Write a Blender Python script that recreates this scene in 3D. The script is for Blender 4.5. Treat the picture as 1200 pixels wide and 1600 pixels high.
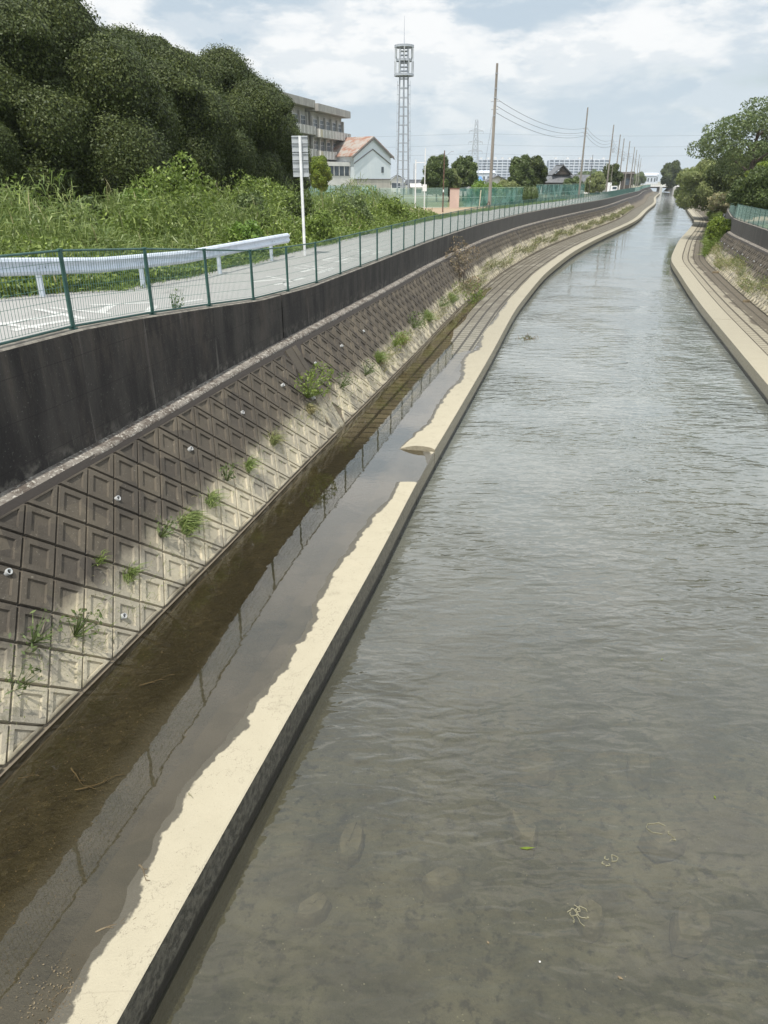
import bpy, math, random
import numpy as np
from mathutils import Vector
for o in list(bpy.data.objects): bpy.data.objects.remove(o)
S = bpy.context.scene; COL = S.collection
R = math.radians
rng = np.random.default_rng(7); random.seed(7)

# ------------------------------------------------------------------ camera, sky, sun, exposure
cam = bpy.data.cameras.new('camera'); co = bpy.data.objects.new('camera', cam); COL.objects.link(co)
co.location = (0, 0, 6.6); co.rotation_euler = (R(90) - math.atan(517 / 1130), 0, 0)
cam.sensor_fit = 'VERTICAL'; cam.sensor_height = 36; cam.lens = 1130 / 1600 * 36
cam.clip_start = .1; cam.clip_end = 20000
S.camera = co
SUN_EL = R(66); SUN_DIR = Vector((-.35, -.94, 0)).normalized()      # horizontal direction towards the sun
sv = Vector((SUN_DIR.x * math.cos(SUN_EL), SUN_DIR.y * math.cos(SUN_EL), math.sin(SUN_EL)))
sl = bpy.data.lights.new('sun', 'SUN'); sl.energy = 4.5; sl.angle = R(.6); sl.color = (1, .955, .87)
so = bpy.data.objects.new('sun', sl); COL.objects.link(so); so.rotation_euler = sv.to_track_quat('Z', 'Y').to_euler()
S.view_settings.view_transform = 'Standard'; S.view_settings.look = 'None'
S.view_settings.exposure = .10; S.view_settings.gamma = 1
W = bpy.data.worlds.new('World'); S.world = W; W.use_nodes = True
def build_world():
    nt = W.node_tree; nt.nodes.clear(); N = nt.nodes; K = nt.links.new
    def n(t, **kw):
        x = N.new(t)
        for k, v in kw.items(): setattr(x, k, v)
        return x
    def m(op, a, b=None, clamp=False):
        x = n('ShaderNodeMath', operation=op, use_clamp=clamp)
        for i, q in enumerate((a, b)):
            if q is None: continue
            if isinstance(q, (int, float)): x.inputs[i].default_value = q
            else: K(q, x.inputs[i])
        return x.outputs[0]
    sky = n('ShaderNodeTexSky', sky_type='NISHITA'); sky.sun_disc = False
    sky.sun_elevation = SUN_EL; sky.sun_rotation = math.atan2(SUN_DIR.x, SUN_DIR.y)
    sky.air_density = 1.2; sky.dust_density = 2.0
    sc = n('ShaderNodeMix', data_type='RGBA', blend_type='MULTIPLY'); sc.inputs[0].default_value = 1
    K(sky.outputs[0], sc.inputs[6]); sc.inputs[7].default_value = (.13, .13, .13, 1)
    tc = n('ShaderNodeTexCoord'); sp = n('ShaderNodeSeparateXYZ'); K(tc.outputs['Generated'], sp.inputs[0])
    z = m('MAXIMUM', sp.outputs[2], 0.0); cb = n('ShaderNodeCombineXYZ'); K(sp.outputs[0], cb.inputs[0]); K(sp.outputs[1], cb.inputs[1]); K(m('MULTIPLY', z, 2.7), cb.inputs[2])
    def noise(scale, det, rough, dist, off):
        mp = n('ShaderNodeMapping'); K(cb.outputs[0], mp.inputs[0]); mp.inputs[1].default_value = off
        x = n('ShaderNodeTexNoise'); K(mp.outputs[0], x.inputs[0])
        x.inputs['Scale'].default_value = scale; x.inputs['Detail'].default_value = det
        x.inputs['Roughness'].default_value = rough; x.inputs['Distortion'].default_value = dist
        return x.outputs[0]
    def ss(v, a, b):
        x = n('ShaderNodeMapRange', interpolation_type='SMOOTHSTEP'); K(v, x.inputs[0])
        x.inputs[1].default_value = a; x.inputs[2].default_value = b; return x.outputs[0]
    cover = ss(noise(3.0, 8, .55, .2, (3.1, 1.7, 0)), .22, .42)
    puff = ss(noise(7.5, 13, .60, .05, (7.3, 4.2, 0)), .47, .55)
    big = ss(noise(4.6, 9, .58, .15, (1.3, 9.2, 0)), .42, .56)
    c1 = n('ShaderNodeMix', data_type='RGBA'); K(big, c1.inputs[0]); c1.inputs[6].default_value = (.53, .63, .72, 1); c1.inputs[7].default_value = (.80, .84, .87, 1)
    c2 = n('ShaderNodeMix', data_type='RGBA'); K(m('MULTIPLY', puff, m('ADD', m('MULTIPLY', big, .65), .25)), c2.inputs[0]); K(c1.outputs[2], c2.inputs[6]); c2.inputs[7].default_value = (.97, .975, .97, 1)
    # thin hazy band near the horizon (pale, still sky)
    c3 = n('ShaderNodeMix', data_type='RGBA'); K(m('MULTIPLY', ss(z, .16, .0), .75), c3.inputs[0]); K(c2.outputs[2], c3.inputs[6]); c3.inputs[7].default_value = (.64, .735, .80, 1)
    mx = n('ShaderNodeMix', data_type='RGBA')
    K(m('MAXIMUM', m('MULTIPLY', cover, .95), m('MULTIPLY', ss(z, .2, .02), .8)), mx.inputs[0]); K(sc.outputs[2], mx.inputs[6]); K(c3.outputs[2], mx.inputs[7])
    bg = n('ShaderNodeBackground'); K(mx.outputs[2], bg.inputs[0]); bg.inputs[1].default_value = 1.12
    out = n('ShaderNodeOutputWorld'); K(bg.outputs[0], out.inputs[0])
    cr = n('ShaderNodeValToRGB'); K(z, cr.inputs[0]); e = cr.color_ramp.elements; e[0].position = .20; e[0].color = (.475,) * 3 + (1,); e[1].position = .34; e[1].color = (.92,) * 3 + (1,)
    q = e.new(.55); q.color = (.80,) * 3 + (1,); q = e.new(.85); q.color = (.42,) * 3 + (1,)      # unseen sky above the frame brightened to lift water reflections, dimmer overhead
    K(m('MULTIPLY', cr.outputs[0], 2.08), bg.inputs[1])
build_world()

# ------------------------------------------------------------------ material helpers
class NT:
    def __init__(s, name):
        s.m = bpy.data.materials.new(name); s.m.use_nodes = True; s.nt = s.m.node_tree; s.nt.nodes.clear()
        s.out = s.n('ShaderNodeOutputMaterial'); s.geo = s.n('ShaderNodeNewGeometry'); s.tc = s.n('ShaderNodeTexCoord')
    def n(s, t, **kw):
        x = s.nt.nodes.new(t)
        for k, v in kw.items(): setattr(x, k, v)
        return x
    def set(s, sock, v):
        if v is None: return
        if isinstance(v, bpy.types.NodeSocket): s.nt.links.new(v, sock)
        elif isinstance(v, (tuple, list)) and len(v) == 3 and sock.type == 'RGBA': sock.default_value = (*v, 1)
        else: sock.default_value = v
    def math(s, op, a, b=None, clamp=False):
        x = s.n('ShaderNodeMath', operation=op, use_clamp=clamp); s.set(x.inputs[0], a); s.set(x.inputs[1], b); return x.outputs[0]
    def mix(s, f, a, b, blend='MIX'):
        x = s.n('ShaderNodeMix', data_type='RGBA', blend_type=blend); s.set(x.inputs[0], f); s.set(x.inputs[6], a); s.set(x.inputs[7], b); return x.outputs[2]
    def noise(s, scale, det=4, rough=.55, vec=None, stretch=None, off=None, dist=0):
        v = vec or s.geo.outputs['Position']
        if stretch or off:
            mp = s.n('ShaderNodeMapping'); s.set(mp.inputs[0], v)
            if stretch: mp.inputs[3].default_value = stretch
            if off: mp.inputs[1].default_value = off
            v = mp.outputs[0]
        x = s.n('ShaderNodeTexNoise'); s.set(x.inputs[0], v); x.inputs['Scale'].default_value = scale; x.inputs['Detail'].default_value = det
        x.inputs['Roughness'].default_value = rough; x.inputs['Distortion'].default_value = dist; return x.outputs[0]
    def ss(s, v, a, b, o0=0., o1=1.):
        x = s.n('ShaderNodeMapRange', interpolation_type='SMOOTHSTEP'); s.set(x.inputs[0], v); x.inputs[1].default_value = a; x.inputs[2].default_value = b
        x.inputs[3].default_value = o0; x.inputs[4].default_value = o1; return x.outputs[0]
    def xyz(s, v=None):
        x = s.n('ShaderNodeSeparateXYZ'); s.set(x.inputs[0], v or s.geo.outputs['Position']); return x.outputs
    def bump(s, h, dist=.01, strength=1., normal=None):
        x = s.n('ShaderNodeBump'); s.set(x.inputs['Height'], h); x.inputs['Distance'].default_value = dist; x.inputs['Strength'].default_value = strength
        if normal: s.set(x.inputs['Normal'], normal)
        return x.outputs[0]
    def pbr(s, col, rough=.8, normal=None, metal=0., spec=.5):
        x = s.n('ShaderNodeBsdfPrincipled'); s.set(x.inputs['Base Color'], col); s.set(x.inputs['Roughness'], rough)
        s.set(x.inputs['Normal'], normal); s.set(x.inputs['Metallic'], metal); s.set(x.inputs['Specular IOR Level'], spec); return x.outputs[0]
    def done(s, sh): s.set(s.out.inputs[0], sh); return s.m
M = {}
def simple(name, c1, c2=None, scale=3., rough=.8, bump=0., bscale=20., metal=0., stretch=None, spec=.5, lo=.35, hi=.65):
    t = NT(name); c2 = c2 or tuple(x * .75 for x in c1)
    f = t.ss(t.noise(scale, 6, .6, stretch=stretch), lo, hi)
    nrm = t.bump(t.noise(bscale, 5, .6), bump) if bump else None
    M[name] = t.done(t.pbr(t.mix(f, c1, c2), rough, nrm, metal, spec)); return M[name]
def leafmat(name, a, b, c=None, rough=.45, trans=.25, clump=.35):
    t = NT(name); r = t.geo.outputs['Random Per Island']; c = c or a
    col = t.mix(r, a, b); col = t.mix(t.ss(t.noise(clump, 3), .42, .62), col, c)
    col = t.mix(t.ss(r, .90, 1.), col, tuple(min(1, x * 1.6) for x in b)) if name != 'leaf_dark' else col
    p = t.pbr(col, rough, spec=.4); tr = t.n('ShaderNodeBsdfTranslucent'); t.set(tr.inputs[0], t.mix(.5, col, (.10, .16, .02)))
    ms = t.n('ShaderNodeMixShader'); ms.inputs[0].default_value = trans; t.set(ms.inputs[1], p); t.set(ms.inputs[2], tr.outputs[0])
    M[name] = t.done(ms.outputs[0])
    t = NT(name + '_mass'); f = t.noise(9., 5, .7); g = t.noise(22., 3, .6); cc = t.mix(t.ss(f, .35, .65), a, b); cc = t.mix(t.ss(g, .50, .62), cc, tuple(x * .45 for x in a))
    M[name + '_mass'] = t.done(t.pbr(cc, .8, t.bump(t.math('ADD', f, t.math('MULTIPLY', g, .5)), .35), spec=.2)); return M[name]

# ------------------------------------------------------------------ mesh helpers
class MB:
    def __init__(s): s.v = []; s.f = []; s.uv = []
    def quad(s, a, b, c, d, uv=None):
        i = len(s.v); s.v += [a, b, c, d]; s.f.append((i, i + 1, i + 2, i + 3)); s.uv += uv or [(0, 0)] * 4
    def tri(s, a, b, c):
        i = len(s.v); s.v += [a, b, c]; s.f.append((i, i + 1, i + 2)); s.uv += [(0, 0)] * 3
    def hexa(s, c):   # 8 corners: bottom 4 ccw, top 4 ccw
        i = len(s.v); s.v += [tuple(q) for q in c]
        for f in ((3, 2, 1, 0), (4, 5, 6, 7), (0, 1, 5, 4), (1, 2, 6, 5), (2, 3, 7, 6), (3, 0, 4, 7)):
            s.f.append(tuple(i + k for k in f)); s.uv += [(0, 0)] * 4
    def box(s, c, d, rz=0):
        cx, cy, cz = c; hx, hy, hz = d[0] / 2, d[1] / 2, d[2] / 2; co_, si = math.cos(rz), math.sin(rz)
        P = [(cx + x * co_ - y * si, cy + x * si + y * co_, cz + z) for z in (-hz, hz) for x, y in ((-hx, -hy), (hx, -hy), (hx, hy), (-hx, hy))]
        s.hexa(P)
    def tube(s, a, b, r0, r1=None, n=8, cap=True):
        r1 = r0 if r1 is None else r1; a = Vector(a); b = Vector(b); d = (b - a).normalized()
        p = d.orthogonal().normalized(); q = d.cross(p); i = len(s.v)
        for c, r in ((a, r0), (b, r1)):
            for k in range(n):
                t = 2 * math.pi * k / n; s.v.append(tuple(c + (p * math.cos(t) + q * math.sin(t)) * r))
        for k in range(n):
            k2 = (k + 1) % n; s.f.append((i + k, i + k2, i + n + k2, i + n + k)); s.uv += [(0, 0)] * 4
        if cap:
            s.f.append(tuple(i + k for k in reversed(range(n)))); s.f.append(tuple(i + n + k for k in range(n))); s.uv += [(0, 0)] * (2 * n)
    def ring(s, c, r, w, h, n=24):   # flat annulus slab
        for k in range(n):
            a0, a1 = 2 * math.pi * k / n, 2 * math.pi * (k + 1) / n
            def P(a, rr, z): return (c[0] + rr * math.cos(a), c[1] + rr * math.sin(a), c[2] + z)
            s.hexa([P(a0, r - w, 0), P(a0, r, 0), P(a1, r, 0), P(a1, r - w, 0), P(a0, r - w, h), P(a0, r, h), P(a1, r, h), P(a1, r - w, h)])
    def grid(s, rows, uvs=None):    # rows of points -> quads sharing vertices
        i = len(s.v); nc = len(rows[0])
        for r in rows: s.v += [tuple(p) for p in r]
        for a in range(len(rows) - 1):
            for b in range(nc - 1):
                idx = [(a, b), (a, b + 1), (a + 1, b + 1), (a + 1, b)]
                s.f.append(tuple(i + p * nc + q for p, q in idx))
                s.uv += [uvs[p][q] for p, q in idx] if uvs else [(0, 0)] * 4
    def build(s, name, mat, parent=None, smooth=False, uv=False, loc=None):
        me = bpy.data.meshes.new(name); me.from_pydata(s.v, [], s.f); me.update()
        if uv:
            l = me.uv_layers.new(name='UVMap'); l.data.foreach_set('uv', np.array(s.uv, dtype=np.float32).ravel())
        if smooth: me.polygons.foreach_set('use_smooth', [True] * len(me.polygons))
        return link(name, me, mat, parent, loc)
def link(name, me, mat, parent=None, loc=None):
    if mat is not None: me.materials.append(M[mat] if isinstance(mat, str) else mat)
    o = bpy.data.objects.new(name, me); COL.objects.link(o); o.parent = parent
    if loc is not None: o.location = loc
    return o
def tag(o, label=None, cat=None, group=None, kind=None):
    if label: o['label'] = label
    if cat: o['category'] = cat
    if group: o['group'] = group
    if kind: o['kind'] = kind
    return o
def empty(name, loc, label, cat, group=None, rz=0, scale=1):
    o = bpy.data.objects.new(name, None); COL.objects.link(o); o.location = loc; o.rotation_euler = (0, 0, rz); o.scale = (scale,) * 3
    o.empty_display_size = .2
    return tag(o, label, cat, group)
def dup(root, loc, rz=0, label=None, scale=1., group=None, sz=None):
    r = root.copy(); COL.objects.link(r); r.location = loc; r.rotation_euler = (0, 0, rz)
    r.scale = (scale, scale, sz or scale) if not isinstance(scale, tuple) else scale
    if label: r['label'] = label
    if group: r['group'] = group
    for ch in root.children:
        c = ch.copy(); COL.objects.link(c); c.parent = r
        for g in ch.children:
            d = g.copy(); COL.objects.link(d); d.parent = c
    return r
def quads_mesh(name, V, nv=4):    # V: (n, nv, 3) separate polygons
    n = V.shape[0]; me = bpy.data.meshes.new(name)
    me.vertices.add(n * nv); me.vertices.foreach_set('co', V.astype(np.float32).ravel())
    me.loops.add(n * nv); me.loops.foreach_set('vertex_index', np.arange(n * nv, dtype=np.int32))
    me.polygons.add(n); me.polygons.foreach_set('loop_start', np.arange(0, n * nv, nv, dtype=np.int32))
    me.polygons.foreach_set('loop_total', np.full(n, nv, dtype=np.int32)); me.update(calc_edges=True); return me
def unit(a): return a / np.maximum(np.linalg.norm(a, axis=-1, keepdims=True), 1e-9)
def leaf_quads(P, Nrm, L, Wd, spread=.8):
    n = len(P); nr = unit(Nrm + rng.normal(0, spread, (n, 3))); t = unit(np.cross(nr, rng.normal(0, 1, (n, 3)))); b = np.cross(nr, t)
    l = (L * rng.uniform(.6, 1.3, n))[:, None]; w = (Wd * rng.uniform(.6, 1.3, n))[:, None]
    return np.stack([P - t * l * .5, P + b * w * .5 - t * l * .05, P + t * l * .5 + nr * l * .06, P - b * w * .5 - t * l * .05], 1)
def blob_points(lumps, n, depth=.25):
    """points on the surfaces of a set of ellipsoids, those buried in other lumps dropped"""
    C = np.array([l[0] for l in lumps], float); A = np.array([l[1] for l in lumps], float)
    wgt = (A[:, 0] * A[:, 2]); wgt /= wgt.sum(); k = rng.choice(len(lumps), n, p=wgt)
    d = unit(rng.normal(0, 1, (n, 3))); rad = 1 - depth * rng.random(n)[:, None] ** 1.5 + .05 * rng.normal(0, 1, (n, 1))
    P = C[k] + d * A[k] * rad; Nn = unit(d / A[k]); keep = np.ones(n, bool)
    for c, a in zip(C, A):
        q = (((P - c) / a) ** 2).sum(1); keep &= ~(q < .55)
    return P[keep], Nn[keep]
def core_mesh(lumps, k=.82, nu=14, nv=9):
    mb = MB()
    for c, a in lumps:
        ph = rng.uniform(0, 6, 3); rows = []
        for i in range(nv + 1):
            th = math.pi * i / nv; row = []
            for j in range(nu + 1):
                t = 2 * math.pi * (j % nu) / nu; w = k * (1 + .08 * math.sin(5 * t + ph[0]) * math.sin(4 * th + ph[1]))
                row.append((c[0] + a[0] * w * math.sin(th) * math.cos(t), c[1] + a[1] * w * math.sin(th) * math.sin(t), c[2] + a[2] * w * math.cos(th)))
            rows.append(row)
        mb.grid(rows)
    return mb
def crown(name, lumps, n, L, Wd, mat, parent, core=None, spread=.8, depth=.25, k=.8):
    P, Nn = blob_points(lumps, n, depth); V = leaf_quads(P, Nn, L, Wd, spread)
    o = link(name, quads_mesh(name, V), mat, parent)
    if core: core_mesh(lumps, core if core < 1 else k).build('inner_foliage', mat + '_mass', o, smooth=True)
    return o
def limb_mesh(base, height, r, branches, spread, seed=0, top=.9, split=.35):
    rr = random.Random(seed); mb = MB(); p = Vector(base); segs = 5; pts = [p.copy()]
    for i in range(segs): p = p + Vector((rr.uniform(-.08, .08) * height / 3, rr.uniform(-.08, .08) * height / 3, height / segs)); pts.append(p.copy())
    for i in range(segs): mb.tube(pts[i], pts[i + 1], r * (1 - i / segs * .7), r * (1 - (i + 1) / segs * .7), 9, cap=False)
    for b in range(branches):
        t = split + (top - split) * b / max(1, branches - 1); q = pts[0].lerp(pts[-1], t); a = b * 2.4 + rr.random()
        L = spread * (1.1 - .5 * t); e = q + Vector((math.cos(a) * L * .5, math.sin(a) * L * .5, L * .35)); g = e + Vector((math.cos(a + .4) * L * .45, math.sin(a + .4) * L * .45, L * .3))
        mb.tube(q, e, r * .4, r * .25, 7, False); mb.tube(e, g, r * .25, r * .08, 6, False)
    return mb

# ------------------------------------------------------------------ paths
class Path:
    def __init__(s, P): s.P = np.array(P, float); d = np.linalg.norm(np.diff(s.P, axis=0), axis=1); s.s = np.concatenate([[0], np.cumsum(d)]); s.len = s.s[-1]
    def xy(s, t): return np.array([np.interp(t, s.s, s.P[:, 0]), np.interp(t, s.s, s.P[:, 1])])
    def nrm(s, t, e=.6):
        a = s.xy(max(0, t - e)); b = s.xy(min(s.len, t + e)); d = (b - a) / np.linalg.norm(b - a); return np.array([-d[1], d[0]])
    def off(s, fn, step=None):
        out = []
        for p, t in zip(s.P, s.s):
            u = fn(p[1]) if callable(fn) else fn; out.append(p + s.nrm(t) * u)
        return Path(out)
    def s_at_y(s, y): return float(np.interp(y, s.P[:, 1], s.s))
    def x_at_y(s, y): return float(np.interp(y, s.P[:, 1], s.P[:, 0]))
def smooth(pts, step=.5):
    """monotone in y: smooth a polyline x(y) with a moving gaussian, resample"""
    P = np.array(pts, float); y0, y1 = P[0, 1], P[-1, 1]; ys = [y0]
    while ys[-1] < y1: ys.append(ys[-1] + max(step, (ys[-1]) * .02))
    ys = np.array(ys); out = []
    for y in ys:
        w = max(1.2, abs(y) * .09); q = np.linspace(-2, 2, 17); k = np.exp(-q ** 2); xs = np.interp(y + q * w, P[:, 1], P[:, 0])
        lo = y + q * w < y0; xs[lo] = P[0, 0] + (y + q[lo] * w - y0) * (P[1, 0] - P[0, 0]) / (P[1, 1] - P[0, 1])
        out.append(((xs * k).sum() / k.sum(), y))
    return Path(out)
def ip(*pairs):
    xs, vs = zip(*pairs); return lambda y: float(np.interp(y, xs, vs))
YE = 520
LK = smooth([(-6.0, -12), (-2.07, 3.83), (-.91, 8.3), (-.06, 11.6), (.70, 14.84), (1.28, 17.1), (4.19, 28.2), (6.95, 39.2), (11.7, 55.2), (17.9, 72.8), (24, 88), (31.5, 105.6), (41, 127.7), (48.6, 147.3), (60.7, 181), (85, 245), (114, 331), (157, 448), (184, 530)])
RK = smooth([(3.6, -12), (8.4, 8), (10.4, 15), (12.55, 22.97), (14.57, 30.5), (17.25, 40.5), (19.9, 49.7), (22.75, 59.2), (24.6, 66), (27.6, 73), (33.4, 87.5), (42.5, 108), (54, 135), (72.7, 188), (97, 255), (125, 333), (150, 397), (190, 530)])
ufoot = ip((0, 2.85), (17, 2.82), (42, 2.95), (55, 3.1), (78, 3.35), (520, 3.35))
uwall = ip((0, 4.32), (10, 4.35), (20, 4.5), (40, 4.55), (70, 4.95), (100, 5.2), (150, 5.6), (520, 5.7))
wtop = ip((-12, 4.6), (9, 4.58), (11.3, 4.53), (13, 4.42), (15.5, 4.2), (18.3, 3.95), (22, 3.8), (24, 3.8), (520, 3.8))
LEDGE = 2.72
LFOOT = LK.off(ufoot); LWALL = LK.off(uwall)
rfoot = lambda y: -2.75; rwall = ip((-12, -4.15), (60, -4.3), (130, -4.6), (520, -4.8))
RFOOT = RK.off(rfoot); RWALL = RK.off(rwall)
def fbm(x, y, seed=0):
    v = 0; a = 1
    for k, (fx, fy) in enumerate(((1.0, .7), (2.1, 1.9), (4.3, 3.7), (9.1, 8.3))):
        v += a * math.sin(x * fx * 1.3 + seed * 1.7 + k * 2.1 + 1.3 * math.sin(y * fy * .9 + k + seed)) * math.cos(y * fy + k * 1.9 + .7 * math.sin(x * fx + k)); a *= .55
    return v

# ------------------------------------------------------------------ materials
def uvout(t): return t.tc.outputs['UV']
def mat_wall():
    t = NT('stained_concrete'); x, y, z = t.xyz()
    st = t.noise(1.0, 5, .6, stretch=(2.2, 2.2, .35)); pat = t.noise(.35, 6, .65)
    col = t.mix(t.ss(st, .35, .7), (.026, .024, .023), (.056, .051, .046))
    col = t.mix(t.ss(pat, .48, .75), col, (.075, .068, .060))
    streak = t.ss(t.noise(2.2, 5, .6, stretch=(1.9, 1.9, .12)), .60, .72)
    col = t.mix(t.math('MULTIPLY', streak, .55), col, (.23, .215, .19)); topd = t.math('MULTIPLY', t.ss(t.noise(3, 5, .7, stretch=(2, 2, .25)), .45, .65), t.ss(z, 3.2, 4.3)); col = t.mix(t.math('MULTIPLY', topd, .4), col, (.105, .088, .072))
    sp = t.ss(t.noise(24, 4, .7), .60, .70); col = t.mix(t.math('MULTIPLY', sp, .5), col, (.17, .165, .15))
    ln = t.math('PINGPONG', t.math('ADD', z, t.math('MULTIPLY', t.noise(.4, 2), .08)), .3); col = t.mix(t.math('MULTIPLY', t.ss(ln, .010, .0), .5), col, (.012, .011, .011))
    brn = t.ss(t.noise(.9, 6, .7, stretch=(1, 1, .6)), .52, .70); col = t.mix(t.math('MULTIPLY', brn, .55), col, (.085, .070, .058))
    # wall colour turns paler grey with distance down the canal
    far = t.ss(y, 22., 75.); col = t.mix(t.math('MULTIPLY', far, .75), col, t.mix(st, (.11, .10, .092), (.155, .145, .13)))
    low = t.math('MULTIPLY', t.ss(t.math('ADD', z, t.math('MULTIPLY', pat, .6)), 3.35, 3.05), t.ss(t.noise(5, 5, .6), .45, .7)); col = t.mix(t.math('MULTIPLY', low, .6), col, (.20, .185, .16))
    h = t.math('ADD', t.noise(30, 4, .6), t.math('MULTIPLY', t.noise(3, 4), 1.5))
    M['wall'] = t.done(t.pbr(col, .9, t.bump(h, .012), spec=.3))
mat_wall()
def mat_cap():
    t = NT('wall_cap_concrete'); c = t.mix(t.ss(t.noise(6, 6, .7), .35, .65), (.11, .10, .085), (.24, .22, .185))
    M['cap'] = t.done(t.pbr(c, .9, t.bump(t.noise(40, 4, .6), .01)))
    t = NT('ledge_concrete'); a = t.noise(3.2, 7, .7); x, y, z = t.xyz()
    c = t.mix(t.ss(a, .42, .6), (.085, .068, .055), (.20, .18, .155)); c = t.mix(t.ss(t.noise(16, 6, .75), .52, .62), c, (.44, .42, .37))
    M['ledge'] = t.done(t.pbr(c, .9, t.bump(t.noise(30, 4, .6), .015)))
mat_cap()
def mat_slope():
    t = NT('diamond_block_concrete'); x, y, z = t.xyz()
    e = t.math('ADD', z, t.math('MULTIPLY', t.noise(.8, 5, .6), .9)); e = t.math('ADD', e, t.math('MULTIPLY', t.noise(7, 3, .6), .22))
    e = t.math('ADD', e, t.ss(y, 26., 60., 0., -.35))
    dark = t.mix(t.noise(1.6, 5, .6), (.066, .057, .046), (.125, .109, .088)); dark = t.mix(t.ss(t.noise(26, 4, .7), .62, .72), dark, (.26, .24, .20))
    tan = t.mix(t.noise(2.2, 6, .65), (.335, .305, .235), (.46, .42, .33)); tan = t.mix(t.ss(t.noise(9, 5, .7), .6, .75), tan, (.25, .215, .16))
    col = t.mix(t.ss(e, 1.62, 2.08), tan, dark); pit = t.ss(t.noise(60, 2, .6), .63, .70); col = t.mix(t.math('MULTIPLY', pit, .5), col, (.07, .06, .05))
    stn = t.ss(t.noise(1.0, 6, .7, stretch=(1.2, 1.2, .5)), .58, .72); col = t.mix(t.math('MULTIPLY', stn, .35), col, (.16, .135, .10))
    vo = t.n('ShaderNodeTexVoronoi'); t.set(vo.inputs['Vector'], t.geo.outputs['Position']); vo.inputs['Scale'].default_value = 2.1; vr = t.n('ShaderNodeSeparateColor'); t.set(vr.inputs[0], vo.outputs['Color'])
    col = t.mix(1., col, t.mix(vr.outputs[0], (.72, .72, .74), (1.18, 1.16, 1.10)), 'MULTIPLY')
    moss = t.math('MULTIPLY', t.ss(t.noise(2.6, 7, .75), .56, .68), t.ss(z, 1.9, 1.2)); col = t.mix(t.math('MULTIPLY', moss, .45), col, (.10, .10, .05))
    wet = t.ss(t.math('ADD', z, t.math('MULTIPLY', t.noise(2, 4), .16)), .64, .56); col = t.mix(wet, col, (.10, .085, .055))
    h = t.math('ADD', t.noise(45, 4, .6), t.math('MULTIPLY', t.noise(8, 3), 1.))
    M['slope'] = t.done(t.pbr(col, .92, t.bump(h, .01), spec=.3))
    t = NT('block_joint_dirt'); x, y, z = t.xyz()
    col = t.mix(t.ss(t.math('ADD', z, t.noise(1., 4)), 1.6, 2.2), (.15, .125, .09), (.045, .038, .033))
    M['joint'] = t.done(t.pbr(col, .95, t.bump(t.noise(25, 4), .01)))
mat_slope()
def mat_kerb():
    t = NT('kerb_concrete'); x, y, z = t.xyz(); nx, ny, nz = t.xyz(t.geo.outputs['True Normal'])
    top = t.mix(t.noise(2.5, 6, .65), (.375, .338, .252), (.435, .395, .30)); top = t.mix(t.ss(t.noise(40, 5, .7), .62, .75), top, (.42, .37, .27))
    top = t.mix(t.math('MULTIPLY', t.ss(t.noise(1.1, 4, .6), .6, .75), .35), top, (.46, .40, .29))
    jn = t.math('PINGPONG', y, 1.9); top = t.mix(t.math('MULTIPLY', t.ss(jn, .012, .0), .35), top, (.30, .265, .20)); top = t.mix(t.math('MULTIPLY', t.ss(t.noise(4., 7, .75), .60, .72), .45), top, (.36, .33, .25)); top = t.mix(t.ss(t.noise(70, 2, .6), .68, .74), top, (.16, .14, .11)); top = t.mix(t.math('MULTIPLY', t.ss(t.noise(1.7, 8, .8, off=(9, 3, 0)), .56, .66), .5), top, (.27, .245, .18)); crk = t.math('ABSOLUTE', t.math('SUBTRACT', t.noise(1.3, 6, .65, off=(4, 7, 2)), .5)); top = t.mix(t.math('MULTIPLY', t.ss(crk, .0035, .0), .55), top, (.12, .10, .08))
    top = t.mix(t.ss(y, 14., 34.), top, t.mix(.5, top, (.22, .205, .165)))
    hz = t.math('ADD', z, t.math('MULTIPLY', t.math('SUBTRACT', t.noise(5, 4, .65), .5), .018))
    wet = t.math('MULTIPLY', t.ss(hz, .4625, .4595), t.ss(y, 46., 43.)); top = t.mix(wet, top, t.mix(t.noise(4, 5), (.085, .079, .062), (.118, .107, .084)))
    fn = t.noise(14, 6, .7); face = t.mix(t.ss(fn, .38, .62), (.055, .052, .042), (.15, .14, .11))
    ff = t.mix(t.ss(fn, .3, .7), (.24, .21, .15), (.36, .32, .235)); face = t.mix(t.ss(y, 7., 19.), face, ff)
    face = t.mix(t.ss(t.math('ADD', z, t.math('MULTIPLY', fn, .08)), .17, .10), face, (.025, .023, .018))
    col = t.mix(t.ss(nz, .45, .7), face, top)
    h = t.math('ADD', t.noise(55, 4, .65), t.math('MULTIPLY', t.math('MULTIPLY', fn, 4.), t.ss(nz, .7, .45)))
    rough = t.ss(wet, 0., 1., .9, .45)
    M['kerb'] = t.done(t.pbr(col, rough, t.bump(h, .008), spec=.4))
mat_kerb()
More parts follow.
